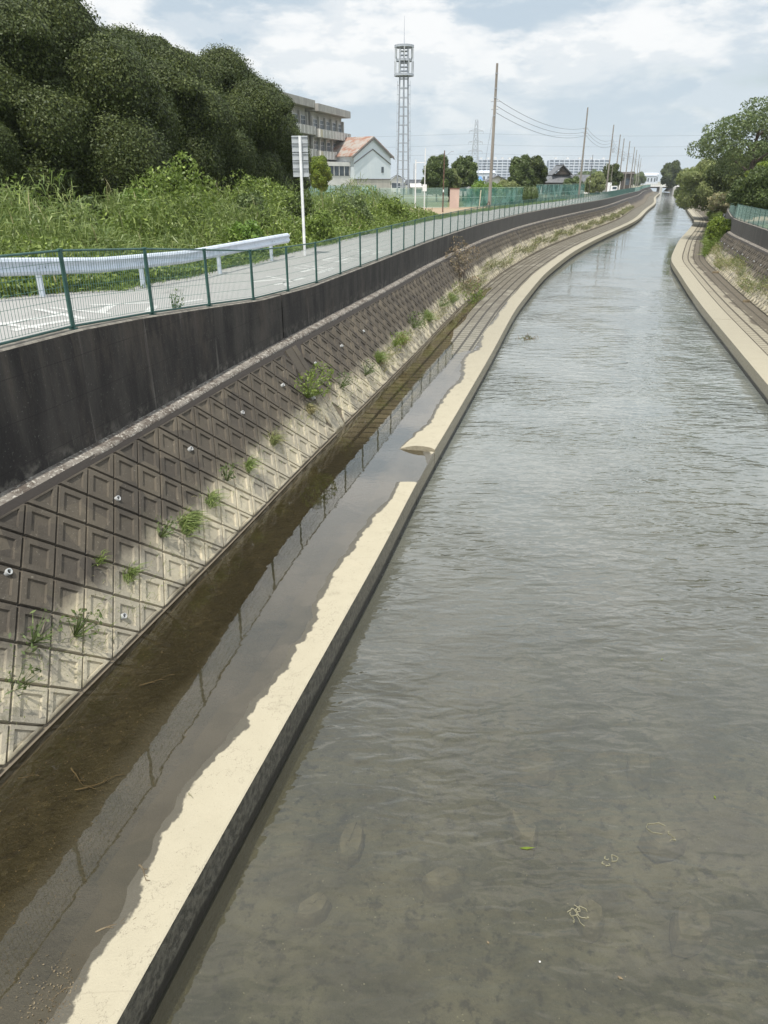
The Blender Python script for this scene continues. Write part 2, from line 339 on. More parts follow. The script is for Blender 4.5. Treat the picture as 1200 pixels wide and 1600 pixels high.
def mat_berm():
    # u = metres along, v = metres across from the water edge
    for side in ('left', 'right'):
        t = NT('berm_blocks_' + side); x, y, z = t.xyz(); uv = t.xyz(uvout(t)); V = uv[1]
        br = t.n('ShaderNodeTexBrick'); br.offset = 0; t.set(br.inputs['Vector'], uvout(t)); br.inputs['Scale'].default_value = 1
        br.inputs['Brick Width'].default_value = .44; br.inputs['Row Height'].default_value = .46; br.inputs['Mortar Size'].default_value = .045; br.inputs['Mortar Smooth'].default_value = .3
        fac = br.outputs['Fac']
        br2 = t.n('ShaderNodeTexBrick'); br2.offset = 0; t.set(br2.inputs['Vector'], uvout(t)); br2.inputs['Scale'].default_value = 1
        br2.inputs['Brick Width'].default_value = 60.; br2.inputs['Row Height'].default_value = .46; br2.inputs['Mortar Size'].default_value = .06; br2.inputs['Mortar Smooth'].default_value = .3
        groove = br2.outputs['Fac']
        mudn = t.noise(1.6, 7, .65); mud = t.mix(t.ss(mudn, .32, .7), (.036, .031, .015), (.062, .054, .030))
        mud = t.mix(t.ss(t.noise(9, 7, .75), .50, .66), mud, (.024, .019, .010)); mud = t.mix(t.math('MULTIPLY', t.ss(t.noise(3.3, 7, .75), .55, .68), .7), mud, (.115, .10, .060)); mud = t.mix(t.ss(t.noise(30, 3, .6), .70, .76), mud, (.17, .14, .10))
        blk = t.mix(t.noise(5, 6, .65), (.115, .10, .078), (.19, .17, .13)); tanb = t.mix(t.noise(4, 6, .65), (.25, .225, .17), (.34, .31, .24))
        if side == 'left':
            onm = t.math('MULTIPLY', t.ss(t.math('ADD', y, t.math('MULTIPLY', t.noise(.5, 3), 6.)), 19., 24.), 1.)
            blk = t.mix(t.ss(t.noise(.8, 4, .6), .50, .65), blk, (.26, .24, .19)); blk = t.mix(t.ss(y, 40., 30.), blk, (.24, .22, .17))
            tonefar = t.mix(t.ss(y, 60, 140), blk, (.18, .165, .13))
            c = t.mix(t.math('MULTIPLY', fac, .9), tonefar, (.040, .033, .018))
            silt = t.math('MULTIPLY', t.ss(t.noise(.55, 5, .6), .45, .62), t.ss(y, 40., 28.)); c = t.mix(t.math('MULTIPLY', silt, .45), c, mud)
            c = t.mix(t.math('MULTIPLY', groove, .6), c, (.045, .038, .028)); col = t.mix(onm, mud, c)
            smoothb = t.math('MULTIPLY', t.ss(t.math('ADD', V, t.math('MULTIPLY', t.noise(1.5, 5, .6), .5)), 2.05, 1.7), t.ss(y, 30., 22.)); col = t.mix(smoothb, col, t.mix(t.noise(3, 6, .6), (.078, .074, .061), (.112, .105, .086)))
            rough = t.ss(y, 24., 55., .35, .85); bm = t.math('MULTIPLY', t.math('SUBTRACT', 1., fac), onm)
        else:
            d = t.math('ADD', V, t.math('MULTIPLY', t.noise(.5, 5, .6), 1.5))
            c = t.mix(t.ss(d, 2.42, 2.62), tanb, t.mix(t.noise(6, 5), (.10, .085, .062), (.15, .13, .10)))
            col = t.mix(t.math('MULTIPLY', fac, .62), c, (.085, .07, .05)); col = t.mix(t.math('MULTIPLY', groove, .7), col, (.06, .05, .036))
            rough = .85; bm = t.math('SUBTRACT', 1., fac)
        h = t.math('ADD', t.math('MULTIPLY', bm, 2.0), t.math('ADD', t.math('MULTIPLY', t.noise(11, 6, .7), 1.8), t.math('MULTIPLY', mudn, 2.5)))
        M['berm_' + side] = t.done(t.pbr(col, rough, t.bump(h, .022), spec=.35))
mat_berm()
def water(name, murk, amt, waves, rough=.03, tint=(.8, .8, .7)):
    t = NT(name); x, y, z = t.xyz(); P = t.geo.outputs['Position']
    h = None
    for (sc, dist, st, lo) in waves:
        w = t.noise(sc, 1.5, .4, stretch=st, dist=lo); w = t.math('MULTIPLY', w, dist); h = w if h is None else t.math('ADD', h, w)
    if name == 'river_water':
        a = t.ss(y, 4., 15.); b = t.ss(t.noise(.22, 3, .5), .40, .62); b = t.math('ADD', t.math('MULTIPLY', b, .7), .3)
        calm = t.ss(y, 24., 66., 1., .13)
        h = t.math('MULTIPLY', h, t.math('MULTIPLY', calm, t.math('MULTIPLY', b, t.math('ADD', t.math('MULTIPLY', a, .75), .25))))
    nrm = t.bump(h, 1.0)
    fr = t.n('ShaderNodeFresnel'); fr.inputs[0].default_value = 1.72 if name == 'river_water' else 1.6; t.set(fr.inputs['Normal'], nrm)
    g = t.n('ShaderNodeBsdfGlossy'); g.inputs['Roughness'].default_value = rough; t.set(g.inputs['Normal'], nrm); g.inputs[0].default_value = (1, 1, 1, 1)
    d = t.n('ShaderNodeBsdfDiffuse'); t.set(d.inputs[0], murk if isinstance(murk, tuple) else murk(t))
    tr = t.n('ShaderNodeBsdfTransparent'); t.set(tr.inputs[0], (*tint, 1))
    m1 = t.n('ShaderNodeMixShader'); t.set(m1.inputs[0], amt if isinstance(amt, float) else amt(t)); t.set(m1.inputs[1], tr.outputs[0]); t.set(m1.inputs[2], d.outputs[0])
    m2 = t.n('ShaderNodeMixShader'); t.set(m2.inputs[0], fr.outputs[0]); t.set(m2.inputs[1], m1.outputs[0]); t.set(m2.inputs[2], g.outputs[0])
    M[name] = t.done(m2.outputs[0])
water('river_water', lambda t: t.mix(t.ss(t.xyz()[1], 5., 24.), t.mix(t.ss(t.noise(.5, 4), .4, .65), (.078, .075, .054), (.098, .094, .070)), t.mix(t.ss(t.noise(.3, 4), .4, .65), (.122, .133, .118), (.148, .158, .140))), lambda t: t.ss(t.xyz()[1], 4., 15., .37, .97),
      [(1.1, .085, (1., 2.6, 1), .6), (2.7, .044, (1., 2.3, 1), .7), (5.5, .009, (1, 1.8, 1), .5)], rough=.02, tint=(.85, .86, .74))
water('pool_water', (.040, .036, .024), .14, [(2, .0016, (1, 1, 1), .5), (9, .0003, (1, 1, 1), .3)], rough=.02, tint=(.9, .86, .74))
t = NT('river_mud'); a = t.noise(1.3, 7, .65); b = t.noise(7, 6, .65)
c = t.mix(t.ss(a, .35, .68), (.075, .068, .048), (.21, .19, .135)); c = t.mix(t.ss(b, .5, .66), c, (.04, .034, .024)); c = t.mix(t.ss(t.noise(34, 2), .72, .76), c, (.5, .45, .36))
M['bed'] = t.done(t.pbr(c, .9, t.bump(t.math('ADD', a, t.math('MULTIPLY', b, .4)), .12)))
simple('rock', (.26, .225, .165), (.12, .105, .08), 3, .9, .02, 14)
t = NT('asphalt_road'); a = t.noise(1.2, 5, .6); sp = t.noise(70, 2, .5); c = t.mix(a, (.27, .267, .257), (.335, .33, .318)); c = t.mix(t.ss(sp, .55, .7), c, (.42, .41, .40)); c = t.mix(t.ss(t.noise(.5, 6, .7, stretch=(1, .35, 1)), .58, .66), c, (.225, .222, .213))
M['road'] = t.done(t.pbr(c, .9, t.bump(sp, .006)))
t = NT('worn_road_paint'); a = t.noise(9, 6, .75); c = t.mix(t.ss(a, .50, .62), (.50, .50, .485), (.30, .295, .285)); M['paint'] = t.done(t.pbr(c, .8))
t = NT('field_ground'); x, y, z = t.xyz(); g = t.mix(t.noise(.2, 6, .6), (.07, .10, .03), (.13, .14, .05)); dirt = t.mix(t.noise(.7, 6, .6), (.27, .20, .13), (.35, .27, .18))
c = t.mix(t.math('MULTIPLY', t.math('MULTIPLY', t.ss(y, 62., 70.), t.ss(y, 106., 100.)), t.ss(x, -30., -22.)), g, dirt)
c = t.mix(t.ss(y, 110, 180), c, t.mix(t.noise(.03, 4), (.13, .15, .08), (.24, .22, .17)))
M['ground'] = t.done(t.pbr(c, .95, t.bump(t.noise(3, 5), .05)))
simple('green_paint', (.022, .075, .062), (.035, .10, .082), 6, .5)
simple('green_wire', (.075, .17, .14), (.11, .21, .18), 8, .5)
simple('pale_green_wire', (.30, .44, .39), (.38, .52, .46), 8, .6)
simple('white_metal', (.52, .57, .64), (.42, .47, .54), 4, .45, metal=0., lo=.4, hi=.7)
simple('white_paint', (.80, .80, .80), (.68, .68, .68), 4, .5)
simple('mast_steel', (.22, .24, .27), (.30, .32, .35), 2, .6)
simple('grey_metal', (.42, .44, .46), (.34, .36, .38), 4, .5)
simple('sign_back', (.40, .42, .43), (.33, .35, .36), 3, .55)
simple('pvc', (.50, .52, .52), (.40, .40, .40), 4, .5)
simple('hole', (.015, .015, .015), None, 4, .9)
simple('pole_concrete', (.20, .18, .155), (.26, .235, .205), 1.5, .9, stretch=(1, 1, .2))
simple('rust', (.15, .075, .05), (.09, .05, .04), 5, .8)
simple('cable', (.10, .11, .12), None, 4, .6)
simple('galv', (.42, .45, .49), (.34, .37, .41), 2, .5)
simple('bark', (.10, .08, .06), (.06, .05, .04), 6, .95, .03, 14, stretch=(1, 1, .25))
simple('school_wall', (.36, .35, .325), (.46, .45, .42), .6, .9, stretch=(1, 1, .25))
simple('school_roof', (.30, .285, .265), (.40, .385, .35), 1, .9, stretch=(1, 1, .4))
simple('cream_wall', (.55, .49, .36), (.48, .43, .32), .6, .9)
simple('glass', (.045, .06, .075), (.09, .11, .13), .8, .15)
simple('window_frame', (.55, .57, .58), None, 3, .5)
simple('gym_blue', (.60, .66, .70), (.66, .71, .74), .5, .6, stretch=(1, 1, .2))
simple('gym_lower', (.50, .47, .42), (.40, .38, .34), .7, .7, stretch=(4, 4, .15))
t = NT('rusty_metal_roof'); c = t.mix(t.ss(t.noise(.55, 6, .7, stretch=(1, 1, 1)), .42, .6), (.34, .31, .28), (.28, .14, .095)); M['rust_roof'] = t.done(t.pbr(c, .75))
simple('gym_trim', (.16, .15, .15), None, 3, .6)
simple('house_white', (.68, .67, .64), (.58, .57, .55), .6, .8)
simple('tile_roof', (.085, .088, .095), (.125, .128, .138), 1.5, .6)
simple('dark_wood', (.045, .036, .03), (.07, .055, .045), 2, .8)
simple('danchi', (.56, .60, .66), (.48, .52, .59), .05, .9)
simple('danchi_dark', (.20, .24, .31), (.27, .31, .38), .3, .8)
simple('blue_sheet', (.10, .22, .42), None, 1, .6)
simple('pink_block', (.56, .42, .36), (.48, .36, .31), .8, .9)
t = NT('green_net'); tr = t.n('ShaderNodeBsdfTransparent'); p = t.pbr(t.mix(t.ss(t.noise(.35, 4, .6), .42, .6), (.05, .20, .16), (.26, .46, .42)), .8)
m_ = t.n('ShaderNodeMixShader'); t.set(m_.inputs[0], t.ss(t.noise(.5, 4), .3, .7, .28, .68)); t.set(m_.inputs[1], tr.outputs[0]); t.set(m_.inputs[2], p); M['net'] = t.done(m_.outputs[0])
leafmat('leaf_dark', (.021, .036, .006), (.092, .114, .022), (.042, .060, .011), rough=.6, trans=.12)
leafmat('leaf_mid', (.045, .072, .020), (.115, .15, .042), (.07, .10, .027), rough=.5, trans=.2)
leafmat('leaf_olive', (.06, .092, .033), (.16, .20, .075), (.10, .14, .046), rough=.5, trans=.2)
leafmat('leaf_bright', (.09, .17, .025), (.20, .29, .05), (.13, .22, .035), trans=.3)
leafmat('leaf_willow', (.15, .185, .06), (.28, .30, .12), (.19, .225, .08), trans=.35)
leafmat('leaf_yellow', (.10, .17, .02), (.24, .28, .035), (.16, .22, .025), trans=.3, clump=1.5)
leafmat('reed', (.11, .17, .045), (.27, .315, .11), (.155, .21, .055), trans=.3, clump=.4)
leafmat('weed_green', (.10, .155, .028), (.23, .29, .065), (.14, .20, .036), trans=.3, clump=.3)
leafmat('dry_grass', (.24, .21, .10), (.38, .34, .19), (.15, .18, .06), trans=.2, clump=1.)
leafmat('dry_brush', (.15, .135, .07), (.26, .24, .13), (.11, .12, .05), trans=.2, clump=1.)
leafmat('dry_brown', (.16, .11, .07), (.26, .20, .12), (.12, .10, .06), trans=.1, clump=1.)
simple('debris', (.10, .075, .045), (.20, .16, .10), 6, .9)
simple('sludge', (.20, .19, .12), (.29, .27, .18), 8, .8)

# ------------------------------------------------------------------ the setting: ground, road, river, berms
def strip(path, prof, s0, s1, step, mb=None, sub=None):
    """prof(s, y) -> list of (u, z); returns MB grid with uv = (s, u)"""
    mb = mb or MB(); rows = []; uvs = []; s = s0; ss_ = [s0]
    while s < s1 - 1e-6: s = min(s1, s + (step(path.xy(s)[1]) if callable(step) else step)); ss_.append(s)
    for s in ss_:
        p = path.xy(s); n = path.nrm(s); pr = prof(s, p[1]); rows.append([(p[0] + n[0] * u, p[1] + n[1] * u, z) for u, z in pr]); uvs.append([(s, abs(u)) for u, z in pr])
    mb.grid(rows, uvs); return mb
def far_step(y): return .5 if y < 60 else (1.5 if y < 150 else 5)
# river bed and water
def ygrid(y0, y1, k=.03, mn=.5):
    ys = [y0]
    while ys[-1] < y1: ys.append(min(y1, ys[-1] + max(mn, abs(ys[-1]) * k)))
    return ys
mb = MB(); rows = []
for y in ygrid(-12, 520, .03, .25):
    xl, xr = LK.x_at_y(y) - .5, RK.x_at_y(y) + .5
    rows.append([(xl + (xr - xl) * k / 60, y, -.42 + .10 * math.exp(-k / 60 * 9) + .06 * fbm((xl + (xr - xl) * k / 60) * .8, y * .8, 3) * (1 if y < 40 else .3)) for k in range(61)])
mb.grid(rows); tag(mb.build('river_bed', 'bed', smooth=True), kind='structure')
mb = MB(); mb.grid([[(LK.x_at_y(y) - .25, y, -.06), (RK.x_at_y(y) + .25, y, -.06)] for y in ygrid(-12, 520, .03, .5)])
tag(mb.build('river_water', 'river_water'), kind='structure')
# left berm floor (from under the kerb to the slope foot)
def floor_z(y, u, s):
    base = np.interp(u, [.85, 1.3, 2.9, 3.6], [.425, .405, .335, .32]); rise = np.interp(y, [20, 34, 46], [0, .09, .15]) * np.interp(u, [.9, 1.6, 3], [.2, .6, 1.2])
    rise = np.interp(y + 3.5 * fbm(s * .13, u * .8, 6), [17, 27, 36, 50], [0, .075, .12, .17]) * np.interp(u, [.9, 1.5, 2.1, 2.9], [.45, 1.0, .8, .42]); return base + rise + .010 * fbm(s * 1.1, u * 1.7, 1) * (1 if y < 24 else .35)
mb = strip(LK, lambda s, y: [(.8 + k * (ufoot(y) + .12 - .8) / 22, floor_z(y, .8 + k * (ufoot(y) + .12 - .8) / 22, s)) for k in range(23)], 0, LK.len, lambda y: .12 if y < 25 else far_step(y))
tag(mb.build('left_berm_path', 'berm_left', smooth=True, uv=True), kind='structure')
POOL = .452
s_pool = LK.s_at_y(47)
mb = strip(LK, lambda s, y: [(ufoot(y) + .10, POOL), (.004 if y > 14.9 and y < 17.05 else .3, POOL)], 0, s_pool, 1.)
tag(mb.build('pool_water', 'pool_water'), kind='structure')
mb = strip(RK, lambda s, y: [(-.75 - k * (1.95 + .1) / 10, .455 + .02 * k / 10 + .004 * fbm(s, k, 4)) for k in range(11)], 0, RK.len, lambda y: .5 if y < 80 else far_step(y))
tag(mb.build('right_berm_path', 'berm_right', smooth=True, uv=True), kind='structure')
# ground sheets to the horizon
def ground(side):
    mb = MB(); rows = []; Wp = LWALL if side < 0 else RWALL
    for y in ygrid(-60, 520, .06, 2) + [900, 2000, 6000]:
        xe = Wp.x_at_y(y) if -12 < y < 520 else (Wp.x_at_y(-12) + (y + 12) * .25 if y < 0 else Wp.x_at_y(520) + (y - 520) * .36)
        z = 3.52; zr = (np.interp(y, [-12, 12, 24], [1.1, 1.05, .36]) if side < 0 else 0)
        cols = [.15, 4.2, 7.5, 14, 30, 60, 120, 300, 900, 5000]
        rows.append([(xe + side * (c + .1), y, z + (zr * np.interp(c, [0, 4.2, 9], [.2, 1, 0])) - (.25 if c < .2 else .02)) for c in cols])
    mb.grid(rows); return mb
tag(ground(-1).build('field_ground', 'ground', smooth=False), kind='structure')
tag(ground(1).build('right_bank_ground', 'ground', smooth=False), kind='structure')
tag((lambda mb: (mb.quad((LK.x_at_y(520) - 40, 521, 3.45), (RK.x_at_y(520) + 40, 521, 3.45), (1700, 6000, 3.45), (-1300 + 3400, 6000, 3.45)), mb)[1])(MB()).build('far_ground', 'ground'), kind='structure')
roadz = lambda y, u=4.: wtop(y) - .07 + .05 * u
mb = strip(LWALL, lambda s, y: [(.27 + k * 3.85 / 8, roadz(y, .27 + k * 3.85 / 8)) for k in range(9)], 0, LWALL.len, far_step)
tag(mb.build('riverside_road', 'road', smooth=True, uv=True), kind='structure')

# ------------------------------------------------------------------ worn painted characters on the road
def road_pt(s, u, dz=.005): p = LWALL.xy(s); n = LWALL.nrm(s); return (p[0] + n[0] * u, p[1] + n[1] * u, roadz(p[1], u) + dz)
def stroke(mb, s0, u0, s1, u1, w):
    d = np.array([s1 - s0, u1 - u0]); d = d / np.linalg.norm(d); n = np.array([-d[1], d[0]]) * w / 2; k = 6
    for i in range(k):
        a = np.array([s0, u0]) + (np.array([s1, u1]) - [s0, u0]) * i / k; b = np.array([s0, u0]) + (np.array([s1, u1]) - [s0, u0]) * (i + 1) / k
        q = [a - n, b - n, b + n, a + n]; mb.quad(*[road_pt(x[0], x[1]) for x in q])
tag((lambda mb: ([stroke(mb, *q) for q in [
    (22.6, 1.0, 24.2, 1.0, .16), (22.6, 1.5, 24.6, 1.5, .16), (23.0, .8, 23.0, 2.2, .2), (24.3, .9, 24.9, 2.3, .2), (25.3, 1.0, 25.3, 2.3, .2), (25.2, 1.2, 26.8, 1.9, .16),
    (26.1, .7, 27.4, 1.3, .18), (26.3, 2.1, 27.8, 1.6, .18), (27.9, 1.2, 29.6, 1.3, .15)]],
    [stroke(mb, s + a, u, s + b, v, .17) for s, G in ((34.0, 0), (37.2, 1), (40.6, 2), (44.2, 1)) for a, u, b, v in (
        [(0, 1.2, 1.9, 1.0), (.2, 2.0, 1.2, 1.5), (1.1, 1.0, 1.5, 2.1), (0, .8, .7, 1.2)], [(0, 1.0, 1.8, 1.0), (0, 1.55, 1.8, 1.5), (.9, .8, .9, 2.2), (1.5, 1.2, 1.7, 2.2)], [(.1, .9, .3, 2.1), (0, 1.5, 1.8, 1.4), (1.6, .9, 1.6, 2.1), (.4, 2.1, 1.4, 2.0)])[G]], mb)[-1])(MB()).build('worn_road_marking', 'paint'), kind='structure')

# ------------------------------------------------------------------ retaining walls with diamond block slopes
def slope_fn(side):
    F, Wp, K_, uf, uw = (LFOOT, LWALL, LK, ufoot, uwall) if side > 0 else (RFOOT, RWALL, RK, rfoot, rwall)
    def fn(s, v, h=0.):
        p = F.xy(s); n = F.nrm(s, 1.2) * side; y = p[1]; run = abs(uw(y)) - abs(uf(y)) - .24; L = math.hypot(run, 2.26)
        ux, uz = run / L, 2.26 / L
        return (p[0] + n[0] * (ux * v - uz * h), p[1] + n[1] * (ux * v - uz * h), .42 + uz * v + ux * h)
    return fn, F
def clip(poly, lo, hi):
    for sg, lim in ((1, lo), (-1, -hi)):
        out = []
        for i in range(len(poly)):
            a, b = poly[i], poly[(i + 1) % len(poly)]; fa, fb = sg * a[1] - lim, sg * b[1] - lim
            if fa >= 0: out.append(a)
            if (fa > 0) != (fb > 0) and abs(fa - fb) > 1e-9:
                t = fa / (fa - fb); out.append((a[0] + (b[0] - a[0]) * t, a[1] + (b[1] - a[1]) * t))
        poly = out
        if len(poly) < 3: return []
    return poly
def retaining_wall(side, joints, ymax_rel, label):
    Wp = LWALL if side > 0 else RWALL; fn, F = slope_fn(side); sg = side
    top = wtop if side > 0 else (lambda y: 3.8); tz = (lambda y: 3.3)
    root = empty('retaining_wall', (0, 0, 0), label, 'retaining wall')
    ys = [-12] + joints + [520]
    for a, b in zip(ys[:-1], ys[1:]):
        s0, s1 = Wp.s_at_y(a) + (.0 if a < 0 else .04), Wp.s_at_y(b) - .04
        if b >= 520: s1 = Wp.len
        mb = strip(Wp, lambda s, y: [(sg * u, z) for u, z in [(.05, 2.55), (.0, 2.60), (.0, top(y) - .035), (.03, top(y) - .006)]], s0, s1, far_step)
        for s in (s0, s1):
            p = Wp.xy(s); n = Wp.nrm(s) * sg; y = p[1]; q = lambda u, z: (p[0] + n[0] * u, p[1] + n[1] * u, z)
            mb.quad(q(0, 2.55), q(.26, 2.55), q(.26, top(y) - .006), q(0, top(y) - .006))
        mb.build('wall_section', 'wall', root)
        strip(Wp, lambda s, y: [(sg * u, z) for u, z in [(.0, top(y) - .02), (.025, top(y)), (.27, top(y)), (.275, top(y) - .3)]], s0, s1, far_step).build('coping', 'cap', root)
        j = strip(Wp, lambda s, y: [(sg * .14, 2.5), (sg * .14, top(y) - .03)], max(0, s0 - .1), min(Wp.len, s0 + .1), .1); j.build('joint_filler', 'hole', root)
    strip(Wp, lambda s, y: [(-sg * .12, 1.6), (-sg * .20, 2.4), (-sg * .245, 2.66), (-sg * .22, 2.70), (-sg * .10, 2.735 + .008 * fbm(s, 1)), (sg * .02, 2.75)], 0, Wp.len, far_step).build('ledge', 'ledge', root, smooth=True)
    # smooth backing behind the blocks
    mb = MB(); rows = []; s = 0
    while s < F.len:
        rows.append([fn(s, v, 0) for v in (-.30, 0, 1.2, 2.62)]); s += .6 if F.xy(s)[1] < 60 else 3
    mb.grid(rows); mb.build('backing', 'joint', root)
    mb = MB(); strips = MB(); footing = MB(); h = .35; js = [F.s_at_y(j - (.7 if side > 0 else .7)) for j in joints]; vtop = 2.50
    smax = F.s_at_y(ymax_rel); nA = int(smax / h)
    for i in range(nA):
        a = i * h
        if min([abs(a - j) for j in js] + [9]) < .42: continue
        near = F.xy(a)[1] < 70
        for k in range(0, 8):
            if (i + k) % 2: continue
            v = vtop - k * h; hh = h - .011; tilt = rng.uniform(-.004, .004)
            base = clip([(a - hh, v), (a, v - hh), (a + hh, v), (a, v + hh)], .07, vtop)
            if not base: continue
            cx = sum(p[0] for p in base) / len(base); cv = sum(p[1] for p in base) / len(base); n = len(base)
            sc = lambda k_: [(cx + (p[0] - cx) * k_, cv + (p[1] - cv) * k_) for p in base]
            lv = [(1, 0), (.94, .050 + tilt), (.61, .048 + tilt), (.555, .016 + tilt)]
            P = [[fn(x, y_, hh_) for x, y_ in sc(kk)] for kk, hh_ in lv]
            for a_, b_ in zip(P[:-1], P[1:]):
                for q in range(n): mb.quad(a_[q], a_[(q + 1) % n], b_[(q + 1) % n], b_[q])
            i0 = len(mb.v); mb.v += P[-1]; mb.f.append(tuple(range(i0, i0 + n))); mb.uv += [(0, 0)] * n
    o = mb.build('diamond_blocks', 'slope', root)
    for j in js:      # plain concrete strip at every joint
        for d0, d1 in ((-.46, -.022), (.022, .30)):
            for q in range(10):
                va, vb = -.2 + q * .275, -.2 + (q + 1) * .275
                c = [fn(j + d0, va, .0), fn(j + d1, va, .0), fn(j + d1, vb, .0), fn(j + d0, vb, .0), fn(j + d0, va, .045), fn(j + d1, va, .045), fn(j + d1, vb, .045), fn(j + d0, vb, .045)]; strips.hexa(c)
    strips.build('joint_strip', 'slope', root)
    # footing kerb at the slope foot
    strip(F, lambda s, y: [(-sg * .035, .25), (-sg * .035, .458), (sg * .05, .47)], 0, F.len, far_step).build('slope_footing', 'joint', root)
    # drain pipes
    def pipe(s, v):
        c0, c1 = Vector(fn(s, v, .0)), Vector(fn(s, v, .085)); d = (c1 - c0).normalized(); pm = MB()
        p = d.orthogonal().normalized(); q = d.cross(p); N = 14; R0, R1 = .042, .031
        for k in range(N):
            t0, t1 = 2 * math.pi * k / N, 2 * math.pi * (k + 1) / N; e0 = p * math.cos(t0) + q * math.sin(t0); e1 = p * math.cos(t1) + q * math.sin(t1)
            pm.quad(c0 + e0 * R0, c0 + e1 * R0, c1 + e1 * R0, c1 + e0 * R0); pm.quad(c1 + e0 * R0, c1 + e1 * R0, c1 + e1 * R1, c1 + e0 * R1); pm.quad(c1 + e0 * R1, c1 + e1 * R1, c0 + d * .03 + e1 * R1, c0 + d * .03 + e0 * R1)
        pm.v = [tuple(x) for x in pm.v]; r = pm.build('drain_pipe', 'pvc', root, smooth=False)
        hb = MB(); i0 = 0; hb.v = [tuple(c0 + d * .045 + (p * math.cos(2 * math.pi * k / N) + q * math.sin(2 * math.pi * k / N)) * R1) for k in range(N)]; hb.f = [tuple(range(N))]; hb.build('pipe_hole', 'hole', r)
    s = F.s_at_y(5.5); cnt = 0
    while cnt < (9 if side > 0 else 14) and F.xy(s)[1] < (62 if side > 0 else 85):
        if side > 0 or F.xy(s)[1] > 33:
            pipe(s, 1.86); cnt += 1
            if side > 0 and cnt in (2, 6): pipe(s + 1.15, .41 if cnt == 2 else 1.15)
        s += 2.43
    return root
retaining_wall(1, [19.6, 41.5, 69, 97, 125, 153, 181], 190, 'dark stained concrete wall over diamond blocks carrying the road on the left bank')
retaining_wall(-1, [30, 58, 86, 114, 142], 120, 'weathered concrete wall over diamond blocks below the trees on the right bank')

# ------------------------------------------------------------------ kerbs along the water
def ktop(u, s, y):
    b = np.interp(u, [0, .03, .12, .95], [.478, .494, .494, .418]) + .006 * fbm(s * .9, u * 1.5, 2) * min(1, max(0, u) / .4) + .003 * fbm(s * 4.1, u * 3.5, 8) * min(1, u / .3) + .007 * math.sin(s * .83 + 1.2 * math.sin(s * .31)) * min(1, u / .5)
    return b + float(np.interp(y, [18, 27, 45, 60], [0, .028, .04, .05])) * u
def kerb_profile(top, us): return lambda s, y: [(.02, -.5), (0., .0), (-.004, .2), (0., top(0, s, y))] + [(u, top(u, s, y)) for u in us]
US = [.02, .05, .12] + [.12 + .84 * k / 20 for k in range(1, 21)]
def kerb(path, sgn, s0, s1, top, step, name, mat='kerb', us=US, ends=True):
    pf = kerb_profile(top, us); mb = strip(path, lambda s, y: [(sgn * u, z) for u, z in pf(s, y)], s0, s1, step)
    if ends:
        for s in (s0, s1):
            p = path.xy(s); n = path.nrm(s) * sgn; pr = pf(s, p[1])
            for (u0, z0), (u1, z1) in zip(pr[1:-1], pr[2:]):
                if u1 - u0 > 1e-4: mb.quad(*[(p[0] + n[0] * u, p[1] + n[1] * u, z) for u, z in ((u0, -.4), (u1, -.4), (u1, z1), (u0, z0))])
    return mb.build(name, mat)
sA, sB = LK.s_at_y(14.95), LK.s_at_y(17.02)
KG = 'kerb beams along the left water edge'
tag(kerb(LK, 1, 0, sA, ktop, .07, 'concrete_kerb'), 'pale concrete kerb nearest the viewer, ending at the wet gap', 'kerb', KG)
tag(kerb(LK, 1, sA + .015, sB - .015, lambda u, s, y: float(np.interp(u, [0, .03, .95], [.436, .449, .43])) + (.022 * max(0, 1 - (sB - s) / .55) * max(0, 1 - u / .5)), .07, 'concrete_kerb'), 'low wet kerb length sunk between two dry pale kerbs', 'kerb', KG)
def ktop2(u, s, y):
    lift = .085 * math.exp(-((s - sB) / .5)) * math.sin(math.pi * min(1, max(0, u) / .92)) + .03 * math.exp(-((s - sB) / 1.5))
    return ktop(u, s, y) + lift
jy = [17.02, 43.6, 70.5, 97, 125, 153, 181, 230, 300, 380, 440]
labs = ['pale kerb with lifted broken lip just beyond the wet gap', 'pale kerb length where the canal begins to bend right', 'narrow sunlit kerb beyond the second joint on the left bank', 'kerb length opposite the yellow green bush on the slope', 'far kerb length with dark gaps in the mid distance', 'far kerb length just past the dark gaps', 'distant left kerb length before the far bend', 'distant left kerb length at the far bend', 'small far kerb length near the footbridge', 'last small kerb length on the left before the footbridge']
for i in range(len(jy) - 1):
    a, b = LK.s_at_y(jy[i]) + .02, LK.s_at_y(jy[i + 1]) - .03
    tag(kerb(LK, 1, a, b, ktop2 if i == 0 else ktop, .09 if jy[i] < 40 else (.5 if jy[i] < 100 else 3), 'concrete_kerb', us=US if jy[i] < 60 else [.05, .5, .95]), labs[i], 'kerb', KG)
jr = [-12, 36, 60, 86, 114, 142, 188, 260, 333]
labr = ['long pale kerb in the foreground of the right bank', 'right kerb length bending beside the yellow green bush', 'right kerb length running out to the jutting corner', 'right kerb length beyond the corner under the willowy bush', 'right kerb length in the shade of the overhanging bush', 'right kerb length past the overhanging bush', 'distant right kerb length', 'farthest right kerb length before the footbridge']
for i in range(len(jr) - 1):
    a, b = RK.s_at_y(jr[i]) + .02, RK.s_at_y(jr[i + 1]) - .02
    tag(kerb(RK, -1, a, b, lambda u, s, y: float(np.interp(u, [0, .03, .9], [.47, .49, .49])), .4 if jr[i] < 60 else 2, 'concrete_kerb', us=[.02, .06, .3, .6, .88]), labr[i], 'kerb', 'kerb beams along the right water edge')

